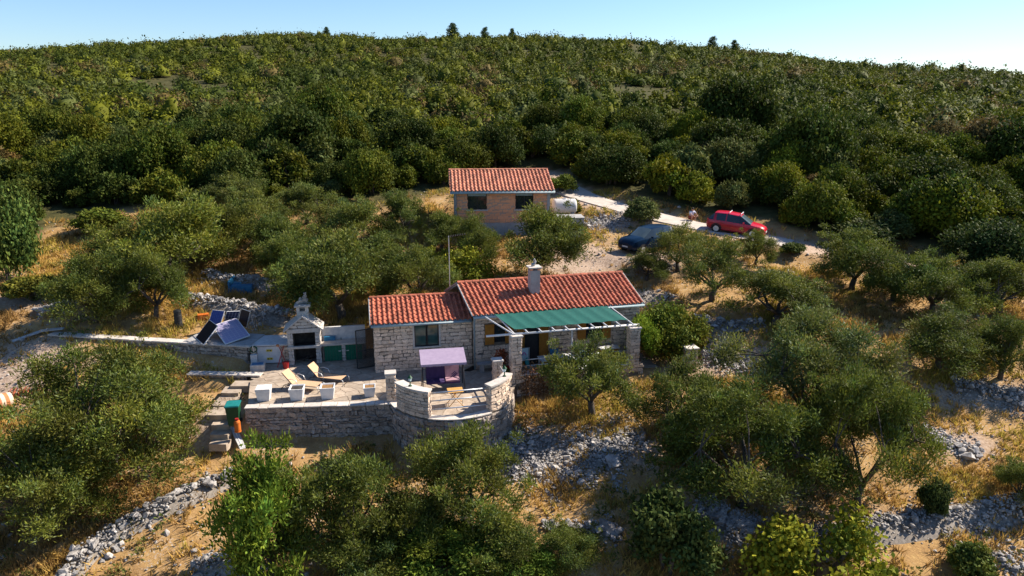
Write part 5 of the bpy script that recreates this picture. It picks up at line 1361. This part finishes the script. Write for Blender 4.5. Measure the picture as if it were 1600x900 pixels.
def make_pine(seed):
    r = random.Random(seed); cl, ra = [], []
    for i in range(16): 
        q = i/15; cl.append((r.uniform(-1, 1)*(1.4-q*.9), r.uniform(-1, 1)*(1.4-q*.9), 1.6+q*4.2)); ra.append(.95-.45*q)
    V, F_, T = clump_crown(seed, cl, ra, 2600, .4, .16, (.055, .085, .025))
    tr_ = MB(); tr_.tube([(0, 0, -.5), (0, 0, 3), (0, 0, 5.6)], [.18, .12, .04], 6); tm = tr_.build('trunk', 'bark'); me_t = tm.data; bpy.data.objects.remove(tm)
    return np_mesh('crown', V, F_, ['broad'], T), me_t, 1.6, 6.3
OL = [make_olive(900 + i) for i in range(5)]
SP_ = [make_olive(920 + i, 15000, nclump=17) for i in range(2)]
BIG = [make_olive(930 + i, (48000, 43000)[i], ln=.15, wd=.045, nclump=(72, 52)[i], Rr_=3.9, Ht=5.2, low=1.1) for i in range(2)]
AL = [make_olive(940 + i, 15000, (.125, .175, .020), 'broad', .18, .07, 26, 2.2, 3.9, .7) for i in range(2)]
BU = [make_bush(960 + i) for i in range(6)]
BB = [make_bush(950 + i, 15000, ln=.24, wd=.15, Rr_=3.2, Ht=4.6, nclump=44) for i in range(3)]
CA = [make_bush(975, 9000, (.060, .085, .020), .16, .11, 1.6, 2.9, nclump=34)]
VI = [make_bush(980 + i, 5200, (.20, .21, .018), .105, .09, 1.7, 1.6, nclump=15) for i in range(2)]
PI_ = [make_pine(990 + i) for i in range(2)]
KIND = {'olive': OL, 'bigolive': BIG, 'looseolive': SP_, 'bigbush': BB, 'almond': AL, 'bush': BU, 'carob': CA, 'vine': VI, 'pine': PI_}
SPECIES = {'olive': ('olive_tree', 'olive tree'), 'bigolive': ('olive_tree', 'olive tree'), 'looseolive': ('olive_tree', 'olive tree'), 'bigbush': ('evergreen_shrub', 'shrub'), 'almond': ('almond_tree', 'tree'), 'bush': ('evergreen_shrub', 'shrub'), 'carob': ('evergreen_shrub', 'shrub'), 'vine': ('grape_vine', 'vine'), 'pine': ('pine_tree', 'pine tree')}
RT = random.Random(5)
def plant(kind, label, p, rx, h, var=0, tint=(1, 1, 1), group=None, rz=None, name=None, ry=None):
    cm, tm, R0, H0 = KIND[kind][var % len(KIND[kind])]
    nm, cat = SPECIES[kind]
    t = thing(name or nm, label, cat, p, RT.uniform(0, 6.28) if rz is None else rz, group)
    t.scale = (rx / R0, (ry or rx) / R0, h / H0)
    c = link('crown', cm, t); c.color = (*tint, 1)
    link('trunk', tm, t)
    return t
def tree(kind, u, v, wpx, hpx, label, var=0, tint=(1, 1, 1)):
    """stand a tree where its foot shows in the photograph, with a crown of the width and height seen"""
    q = hit(u, v); s_ = pxm(q); return plant(kind, label, q, wpx / s_ / 2, hpx / s_ * .93, var, tint)
G1, G2, G3 = (1.12, 1.1, .95), (.92, .96, .88), (1.12, 1.14, 1.5)
TREES = [
 ('bigolive', 182, 738, 290, 212, 'huge spreading olive filling the lower left in front of the low wall', 0, G2),
 ('bigolive', 55, 835, 250, 180, 'olive crown in the lower left corner', 0, G2),
 ('almond', 425, 905, 170, 225, 'bright green leafy tree in front of the planter terrace', 0, (1, 1, 1)),
 ('olive', 548, 880, 205, 195, 'dark olive in front of the terrace wall, beside the bright green tree', 2, G2),
 ('olive', 730, 835, 200, 180, 'olive directly below the round bastion', 3, G2),
 ('almond', 690, 905, 150, 85, 'low green thicket at the bottom edge below the bastion olive', 1, (.8, .82, .9)),
 ('almond', 800, 908, 130, 75, 'low green thicket at the bottom edge left of the grey boulders', 0, (.75, .8, .9)),
 ('olive', 640, 872, 150, 125, 'dark olive filling the gap left of the bastion olive', 1, G2),
 ('olive', 560, 915, 170, 95, 'olive crown cut by the bottom edge right of the bright green tree', 4, G2),
 ('olive', 775, 885, 140, 95, 'low olive at the foot of the bastion olive', 0, G2),
 ('olive', 890, 890, 110, 80, 'young olive at the bottom edge left of the round dark shrub', 4, G2),
 ('carob', 1042, 893, 135, 128, 'round dense dark green shrub in the foreground grass', 0, (1, 1, 1)),
 ('vine', 1285, 912, 215, 110, 'yellowing leafy vine at the bottom edge', 0, (1, 1, 1)),
 ('bigolive', 1255, 672, 255, 190, 'silvery upper olive right of the pergola', 1, G3),
 ('bigolive', 1160, 792, 275, 200, 'dark lower olive in the middle foreground right of the rubble slope', 1, (.85, .92, .8)),
 ('bigolive', 1340, 792, 225, 225, 'large dark olive with bare limbs beside the limestone outcrop', 1, (.85, .92, .8)),
 ('looseolive', 925, 652, 150, 130, 'loose olive growing in front of the pergola', 3, (.95, .98, 1.0)),
 ('looseolive', 1060, 695, 140, 140, 'olive between the pergola and the large dark olive', 2, (.8, .86, .85)),
 ('bush', 1453, 806, 44, 60, 'small dark shrub on the bare slope at right', 0, (.9, 1, .9)),
 ('olive', 1592, 785, 90, 75, 'olive cut by the right edge in the lower slope', 4, G2),
 ('bush', 1515, 905, 70, 60, 'small green shrub in the bottom right corner', 1, (1.3, 1.4, .9)),
 ('olive', 1465, 578, 160, 95, 'spreading olive with a visible trunk on the right slope', 1, (.85, .9, .85)),
 ('olive', 1562, 592, 120, 105, 'olive at the right edge beside the spreading one', 2, G2),
 ('olive', 1330, 452, 140, 95, 'first olive of the row below the track at right', 3, (.9, .95, .85)),
 ('olive', 1455, 492, 140, 95, 'second olive of the row below the track at right', 4, (.88, .95, .85)),
 ('olive', 1560, 492, 125, 90, 'last olive of the row at the right edge', 0, G2),
 ('olive', 1210, 508, 165, 85, 'low wide olive behind the silvery one', 5, (.9, .92, .8)),
 ('looseolive', 1113, 470, 130, 105, 'olive with a thin forked trunk right of the house', 2, (.95, .97, .9)),
 ('olive', 1180, 414, 64, 56, 'small round olive in front of the red car', 3, G1),
 ('looseolive', 1058, 424, 100, 72, 'olive standing in front of the dark blue car', 4, G1),
 ('bush', 1000, 345, 52, 34, 'small pale bush on the track verge above the blue car', 2, (1.5, 1.4, 1.3)),
 ('olive', 838, 434, 140, 112, 'round olive in front of the brick house', 5, (1.0, 1.02, .9)),
 ('olive', 742, 418, 85, 84, 'smaller olive at the left corner of the brick house', 1, (1.0, 1.02, .9)),
 ('olive', 655, 478, 125, 95, 'dark olive directly behind the annexe roof', 3, G2),
 ('olive', 535, 500, 185, 140, 'big dark olive behind the barbecue', 0, G2),
 ('olive', 440, 420, 120, 90, 'olive up the slope behind the blue corner seat', 2, (.9, .95, .85)),
 ('olive', 592, 462, 130, 100, 'olive filling the space between the barbecue tree and the annexe roof', 2, G2),
 ('olive', 462, 452, 120, 92, 'olive right of the blue corner seat', 4, (.9, .95, .85)),
 ('olive', 355, 402, 120, 84, 'olive between the pale one and the upper stones', 1, (1.0, 1.0, .9)),
 ('olive', 205, 432, 120, 84, 'olive tucked under the left side of the pale one', 3, (.95, 1.0, .9)),
 ('olive', 690, 392, 80, 62, 'olive just left of the brick house wall', 0, (.9, .95, .85)),
 ('olive', 1395, 470, 110, 72, 'olive between the first and second of the right-hand row', 1, (.88, .95, .85)),
 ('olive', 275, 445, 205, 140, 'large pale green olive with a billowing crown', 4, (1.3, 1.25, .95)),
 ('olive', 150, 503, 140, 112, 'dark olive behind the left half of the long low wall', 1, (.9, .95, .85)),
 ('olive', 245, 500, 115, 110, 'dark olive next to the tall barrel', 5, (.9, .95, .85)),
 ('olive', 405, 380, 115, 85, 'olive at the forest edge above the upper stones', 3, (1.1, 1.1, 1.1)),
 ('olive', 545, 395, 130, 85, 'olive at the forest edge behind the big dark one', 4, (1.0, 1.02, .95)),
 ('olive', 630, 372, 90, 75, 'olive at the forest edge left of the brick house', 2, (.95, 1, .95)),
 ('bigbush', 15, 445, 100, 140, 'dense leafy tree at the left edge of the clearing', 3, (1.5, 1.6, 1.0)),
 ('bush', 55, 470, 80, 36, 'low yellowish shrub below the dense tree at the left edge', 4, (2.0, 1.6, .8)),
 ('bush', 160, 362, 75, 34, 'low yellow green shrub in front of the forest edge', 5, (1.8, 1.7, .7)),
 ('bigbush', 1050, 556, 112, 82, 'bushy conifer-like shrub behind the lone stone post', 6, (1.9, 1.7, .7)),
 ('vine', 735, 440, 92, 52, 'yellow green vine behind the house ridge', 1, (1, 1, 1)),
 ('vine', 690, 425, 60, 40, 'yellowing vine beside the antenna mast', 0, (1, 1, 1)),
 ('bush', 1340, 385, 90, 40, 'low dark shrub beside the lower end of the track', 0, (.8, .9, .8)),
 ('bigbush', 1545, 432, 130, 85, 'large dark evergreen at the right end of the forest edge', 2, (.7, .85, .7)),
 ('bush', 1240, 398, 40, 18, 'small green cushion shrub by the track below the red car', 4, (1.1, 1.2, .8)),
 ('bush', 893, 338, 36, 26, 'straw green bush in front of the white tank', 5, (2.2, 1.7, .8)),
 ('bush', 877, 300, 48, 26, 'bright bush between the tank and the dirt track', 3, (1.8, 1.8, .8)),
 ('olive', 1010, 438, 80, 42, 'low olive regrowth above the far end of the house roof', 0, (.9, .9, .8)),
 ('olive', 360, 330, 100, 60, 'grey green olive just inside the forest edge behind the pale one', 5, (1.1, 1.1, 1.2)),
 ('olive', 480, 350, 110, 66, 'grey green olive at the forest edge behind the barbecue chimney', 2, (1.1, 1.1, 1.1)),
]
for (k, u, v, w, h, lab, var, ti) in TREES: tree(k, u, v, w, h, lab, var, ti)
for (u, v, h, lab) in ((707, 56, 34, 'twin-topped pine on the crest, leftmost of the crest pines'), (757, 56, 22, 'small round pine on the crest right of the twin-topped one'), (800, 58, 20, 'third small pine on the crest, nearest the middle of the skyline'), (1112, 84, 26, 'slender pine on the right shoulder of the crest'), (1145, 90, 22, 'bushy pine on the right shoulder of the crest'), (510, 52, 16, 'low pine on the left half of the crest')):
    d = ray(u, v); y = 276.0; x = d[0]/d[1]*y; z = gz(x, y); s_ = pxm((x, y, z))
    plant('pine', lab, (x, y, z - .3), h/s_*.24 + .4, h/s_*.62 + 2.0, R.randint(0, 1))
# vine over the far pillar and potted plants by the near pillar
plant('vine', 'green vine climbing over the far pergola pillar', MA.w(8.5, -1.75, .8), 1.0, 1.9, 1, (.75, 1.0, 1.0))
for dx, dz in ((8.2, .0), (8.9, .05)): pass
pt_ = MA.w(1.02, -1.35, .0)
pp = thing('potted_plant', 'red-brown leafy plant in a blue pot beside the near pergola pillar', 'potted plant', pt_, 0)
m = MB(); m.lathe([(.17, 0), (.24, .42), (.26, .45), (.22, .45)], 14); m.build('pot', 'blue', pp)
V, F_, T = clump_crown(77, [(0, 0, .75), (.1, .05, 1.05), (-.12, 0, .95), (.02, .0, 1.3)], [.28, .28, .26, .2], 700, .13, .06, (.24, .075, .035)); link('foliage', np_mesh('foliage', V, F_, ['broad'], T), pp)
pp = thing('potted_plant', 'small potted plant with red flowers behind the stone post', 'potted plant', MA.w(1.15, -1.95, 0), 0)
m = MB(); m.lathe([(.12, 0), (.17, .28), (.18, .3)], 12); m.build('pot', 'terracotta', pp)
V, F_, T = clump_crown(78, [(0, 0, .42), (.1, 0, .55)], [.22, .2], 320, .11, .05, (.06, .13, .02)); link('foliage', np_mesh('foliage', V, F_, ['broad'], T), pp)
V, F_, T = clump_crown(79, [(0, 0, .62), (.1, 0, .72)], [.16, .12], 60, .09, .08, (.5, .03, .03)); link('flower_heads', np_mesh('flower_heads', V, F_, ['broad'], T), pp)
# dry brown creeper on the pergola wall
cr = thing('dry_creeper', 'dry reddish brown creeper hanging over the pergola wall', 'creeper', MA.o, MA.a)
V, F_, T = clump_crown(81, [(x, -2.48, z) for x in np.linspace(1.9, 4.6, 12) for z in (-.45, .0, .55)], [.36]*36, 3400, .12, .05, (.19, .10, .05), flat=1.1)
link('foliage', np_mesh('foliage', V, F_, ['broad'], T), cr)
m = MB()
for x in np.linspace(2.0, 4.6, 7): m.tube([(x, -2.5, -1.6), (x+.1, -2.46, -.4), (x-.05, -2.42, .5)], .02, 5)
m.build('stem', 'bark', cr)

# ================================================================== wooded hillside
PAL = np.array([(.056, .078, .012), (.092, .110, .011), (.128, .138, .010), (.096, .114, .030), (.150, .108, .036)])
PNAME = ['dark green', 'mid green', 'yellow green', 'grey green', 'brownish dry']
r_ = np.random.default_rng(21)
pts = []
y = 50.0
while y < 330:
    s_ = 2.35 if y < 105 else (3.3 if y < 180 else 4.4)
    half = .78*y + 8; xs = np.arange(-half, half, s_)
    jx = xs + r_.uniform(-.8, .8, len(xs))*s_; jy = y + r_.uniform(-.85, .85, len(xs))*s_
    pts.append(np.stack([jx, jy], 1)); y += s_
pts = np.concatenate(pts)
fdp = forest_depth(pts[:, 0], pts[:, 1]); keep = fdp > .8
keep &= ~((fbm(pts[:, 0]*.05+3, pts[:, 1]*.05+8, 3) > .76) & (pts[:, 1] > 85) & (r_.random(len(pts)) < .75))
rdp, _ = seg_near(pts[:, 0], pts[:, 1], ROAD); keep &= rdp > 3.2
lx, ly = BH.c*(pts[:, 0]-BH.o.x) + BH.s*(pts[:, 1]-BH.o.y), -BH.s*(pts[:, 0]-BH.o.x) + BH.c*(pts[:, 1]-BH.o.y)
keep &= ~((lx > -2.2) & (lx < 10.5) & (ly > -3) & (ly < 8))
pts = pts[keep]; fdp = fdp[keep]; N = len(pts)
pz = ground(pts[:, 0], pts[:, 1])
rad_ = np.exp(r_.normal(.36, .30, N)); rad_ = np.clip(rad_, .8, 3.1)
near = pts[:, 1] < 88; big = near & (fdp < 32) & (r_.random(N) < .17); rad_[big] *= 1.5
hill = pts[:, 1] > 100; rad_[hill] *= np.where(r_.random(N) < .12, 1.6, 1.15)[hill]; rad_ = np.where(hill, np.minimum(rad_, 3.2), rad_)
hgt = rad_ * np.where(pts[:, 1] < 105, r_.uniform(1.0, 1.5, N), r_.uniform(.78, 1.18, N))
nz = fbm(pts[:, 0]*.06+50, pts[:, 1]*.06, 3) + r_.normal(0, .13, N)
pal = np.digitize(nz, [.40, .53, .66, .80]); pal[big & (pal > 1)] = 0; pal[(fdp < 6) & (pal == 4)] = 0
tn = PAL[pal]; mean_ = np.array((.088, .102, .012)); bl_ = np.clip((pts[:, 1] - 90)/80, 0, 1)[:, None]*.25
tn = (tn*(1-bl_) + mean_*bl_) * r_.uniform(.62, 1.08, (N, 1))
infr = np.abs(pts[:, 0]) < .72*pts[:, 1] + 2
order = np.argsort(pts[:, 1] / rad_ * .35 + pts[:, 1] + (~infr)*1e4 + (pts[:, 1] > 125)*500 - big*200)
single = np.zeros(N, bool); single[order[:300]] = True
base0 = np.array((.06, .075, .022))
for i in np.nonzero(single)[0]:
    v = int(r_.integers(len(BU))); nmp = PNAME[pal[i]]
    plant('bigbush' if rad_[i] > 2.0 else 'bush', f'{nmp} evergreen shrub among its like on the lower wooded slope', (pts[i, 0], pts[i, 1], pz[i] - .1), rad_[i], hgt[i]*1.15, v, tuple(tn[i]/base0), group=f'{nmp} shrubs of the wooded slope')
rest = np.nonzero(~single)[0]
VV, FF, TT, off = [], [], [], 0
for lo, hi, nq, ln, wd, ns_, nk_ in ((0, 105, 200, .41, .28, 8, 3), (105, 180, 150, .47, .34, 6, 3), (180, 999, 74, .60, .44, 6, 2)):
    k = rest[(pts[rest, 1] >= lo) & (pts[rest, 1] < hi)]; n = len(k)
    if not n: continue
    d = r_.normal(size=(n*nq, 3)); d[:, 2] = np.abs(d[:, 2])*.9 + .0; d = unit(d); kk = np.repeat(k, nq)
    ph = np.repeat(r_.uniform(0, 6.28, (n, 3)), nq, 0)
    lump = .86 + .22*np.sin(d[:, 0]*4.2 + ph[:, 0])*np.sin(d[:, 1]*4.6 + ph[:, 1]) + .10*np.sin(d[:, 2]*9 + ph[:, 2]) + r_.normal(0, .10, n*nq)
    rr = np.clip(r_.random(n*nq)**.22, .45, 1)*lump
    P = np.stack([pts[kk, 0], pts[kk, 1], pz[kk] + hgt[kk]*.12], 1) + d*np.stack([rad_[kk], rad_[kk], hgt[kk]], 1)*rr[:, None]
    D = d*.25 + r_.normal(size=(n*nq, 3))*.8
    clm = 1 + .34*np.sin(d[:, 0]*5 + ph[:, 1])*np.sin(d[:, 1]*5 + ph[:, 2])
    col = tn[kk]*(clm*r_.uniform(.6, 1.4, n*nq))[:, None]
    V, F_, T = leaves(P, D, ln*r_.uniform(.6, 1.3, n*nq), wd*r_.uniform(.7, 1.2, n*nq), col, r_, d*.9 + np.array([0, 0, .2]), .38)
    VV.append(V); FF.append(F_ + off); TT.append(T); off += len(V)
    # the leafy body of each shrub: a lumpy dome under the outer leaves
    az = np.arange(ns_)*2*math.pi/ns_; el = np.linspace(-.10, 1.22, nk_)
    dd_ = np.array([(math.cos(a)*math.cos(e), math.sin(a)*math.cos(e), math.sin(e)) for e in el for a in az] + [(0, 0, 1)])
    nv = len(dd_); kk = np.repeat(k, nv); d = np.tile(dd_, (n, 1)); ph = ph[::nq].repeat(nv, 0)
    lump = .86 + .22*np.sin(d[:, 0]*4.2 + ph[:, 0])*np.sin(d[:, 1]*4.6 + ph[:, 1]) + .10*np.sin(d[:, 2]*9 + ph[:, 2]) + r_.normal(0, .07, n*nv)
    V = np.stack([pts[kk, 0], pts[kk, 1], pz[kk] + hgt[kk]*.12], 1) + d*np.stack([rad_[kk], rad_[kk], hgt[kk]], 1)*(lump*np.clip(.82 - .07*rad_[kk], .56, .70))[:, None]
    fq = [(q*ns_ + i, q*ns_ + (i+1) % ns_, (q+1)*ns_ + (i+1) % ns_, (q+1)*ns_ + i) for q in range(nk_-1) for i in range(ns_)] + [((nk_-1)*ns_ + i, (nk_-1)*ns_ + i+1, (nk_-1)*ns_ + (i+2) % ns_, nv-1) for i in range(0, ns_, 2)]
    fa = np.array(fq); F3 = fa
    F_ = (F3[None] + (np.arange(n)*nv)[:, None, None]).reshape(-1, 4)
    col = tn[kk]*r_.uniform(.7, 1.2, (n*nv, 1))
    VV.append(V); FF.append(F_ + off); TT.append(col); off += len(V)
wood = link('hillside_woodland', np_mesh('hillside_woodland', np.concatenate(VV), np.concatenate(FF), ['broad'], np.concatenate(TT)))
tag(wood, 'dense evergreen scrub covering the hillside up to the skyline', 'woodland', kind='stuff')
print('shrubs', N, 'singles', single.sum(), 'quads', off//4)

# ================================================================== grass, weeds, loose stones
def zone_at(Z, x, y):
    i = np.clip(np.searchsorted(ys, y), 0, nr-1); j = np.clip(np.round((x/(ys[i] + 75) + 1.15)/2.3*(nc-1)).astype(int), 0, nc-1); return Z[i, j]
def built(x, y, m_=.25):
    inside = np.zeros(x.shape, bool)
    for fr_, x0, x1, y0, y1 in ((AN, -6.3, 5.4, -4.3, 4.3), (MA, -.6, 9.4, -2.5, 4.8), (BH, -.2, 7.4, -.1, 4.8), (Frame((-15.3, 37.4, 0), -9), -2.6, 2.2, -1.2, 1.4)):
        lx, ly = fr_.c*(x-fr_.o.x) + fr_.s*(y-fr_.o.y), -fr_.s*(x-fr_.o.x) + fr_.c*(y-fr_.o.y); inside |= (lx > x0-m_) & (lx < x1+m_) & (ly > y0-m_) & (ly < y1+m_)
    inside |= np.hypot(x-BC[0], y-BC[1]) < BR + .2
    d, _ = seg_near(x, y, ROAD); return inside | (d < 1.7)
def scatter(n, seed, ylo=19, yhi=64, power=1.0):
    q = np.random.default_rng(seed); y = ylo + (yhi-ylo)*q.random(n)**power; x = (q.random(n)*2-1)*(.74*y + 3); return x, y, q
x, y, q = scatter(66000, 31, power=1.25)
dens = np.clip((fbm(x*.33+7, y*.33, 4) - .40)*4.0, .10, 1)
ok = (q.random(len(x)) < dens) & ~built(x, y) & (forest_depth(x, y) < .5) & (q.random(len(x)) > zone_at(zone_gravel, x, y)*.93)
ok &= ~((y > 36.2) & (y < 38.5) & (x > -14) & (x < -7))
x, y = x[ok], y[ok]; n = len(x); nb = 8
gzz = ground(x, y)
hh = np.repeat(q.uniform(.14, .42, n) * (.7 + .6*fbm(x*.5, y*.5+90, 2)), nb); k = np.repeat(np.arange(n), nb)
bx = x[k] + q.normal(0, .10, n*nb); by = y[k] + q.normal(0, .10, n*nb); bz = gzz[k]
lean = q.normal(0, .55, (n*nb, 2)); wv = q.normal(size=(n*nb, 2)); wv /= np.linalg.norm(wv, axis=1, keepdims=True); wv *= .022*(1 + by[:, None]/60)
V = np.stack([np.stack([bx-wv[:, 0], by-wv[:, 1], bz-.03], 1), np.stack([bx+wv[:, 0], by+wv[:, 1], bz-.03], 1), np.stack([bx+lean[:, 0]*hh, by+lean[:, 1]*hh, bz+hh], 1)], 1).reshape(-1, 3)
gp_ = fbm(x*.22+31, y*.22+11, 3) + q.normal(0, .07, n)
gc = np.where((gp_ < .42)[:, None], (.30, .18, .06), np.where((gp_ < .60)[:, None], (.48, .31, .085), (.38, .30, .06))) * q.uniform(.7, 1.25, (n, 1))
T = np.repeat(np.repeat(gc, nb, 0)*q.uniform(.75, 1.25, (n*nb, 1)), 3, 0)
tag(link('dry_grass', np_mesh('dry_grass', V, np.arange(len(V)).reshape(-1, 3), ['straw'], T)), 'golden dry grass tufts over the clearing', kind='stuff')
x, y, q = scatter(5200, 35, power=1.2)
ok = (fbm(x*.4+70, y*.4+3, 3) > .52) & ~built(x, y) & (forest_depth(x, y) < 2); x, y = x[ok], y[ok]; n = len(x); nb = 16; k = np.repeat(np.arange(n), nb); s_ = q.uniform(.08, .26, n)[k]
d = unit(q.normal(size=(n*nb, 3))); d[:, 2] = np.abs(d[:, 2]); P = np.stack([x[k], y[k], ground(x, y)[k]], 1) + d*s_[:, None]
wc = np.where(q.random((n, 1)) < .5, (.085, .11, .025), (.15, .14, .04))*q.uniform(.7, 1.3, (n, 1))
V, F_, T = leaves(P, d + q.normal(size=(n*nb, 3))*.5, .16, .07, wc[k], q)
tag(link('low_weeds', np_mesh('low_weeds', V, F_, ['broad'], T)), 'low green weeds scattered in the dry grass', kind='stuff')
x, y, q = scatter(20000, 37, power=1.2)
pr_ = np.clip((fbm(x*.3+20, y*.3+60, 3)-.48)*3, .04, 1)*.55 + zone_at(zone_gravel, x, y)*.6
ok = (q.random(len(x)) < pr_) & ~built(x, y) & (forest_depth(x, y) < 1); x, y = x[ok], y[ok]
sz = q.uniform(.05, .17, len(x)) + (q.random(len(x)) < .06)*q.uniform(.05, .22, len(x))
V, F_ = rocks_joined(np.stack([x, y, ground(x, y) + sz*.12], 1), sz, 41)
tag(link('scattered_stones', np_mesh('scattered_stones', V, F_, ['rock'])), 'loose pale stones scattered over the dry ground', kind='stuff')
tri = sum(sum(len(p.vertices)-2 for p in me.polygons) if len(me.polygons) < 50000 else len(me.polygons)*(len(me.polygons[0].vertices)-2) for me in bpy.data.meshes)
print('triangles', tri, 'objects', len(bpy.data.objects))
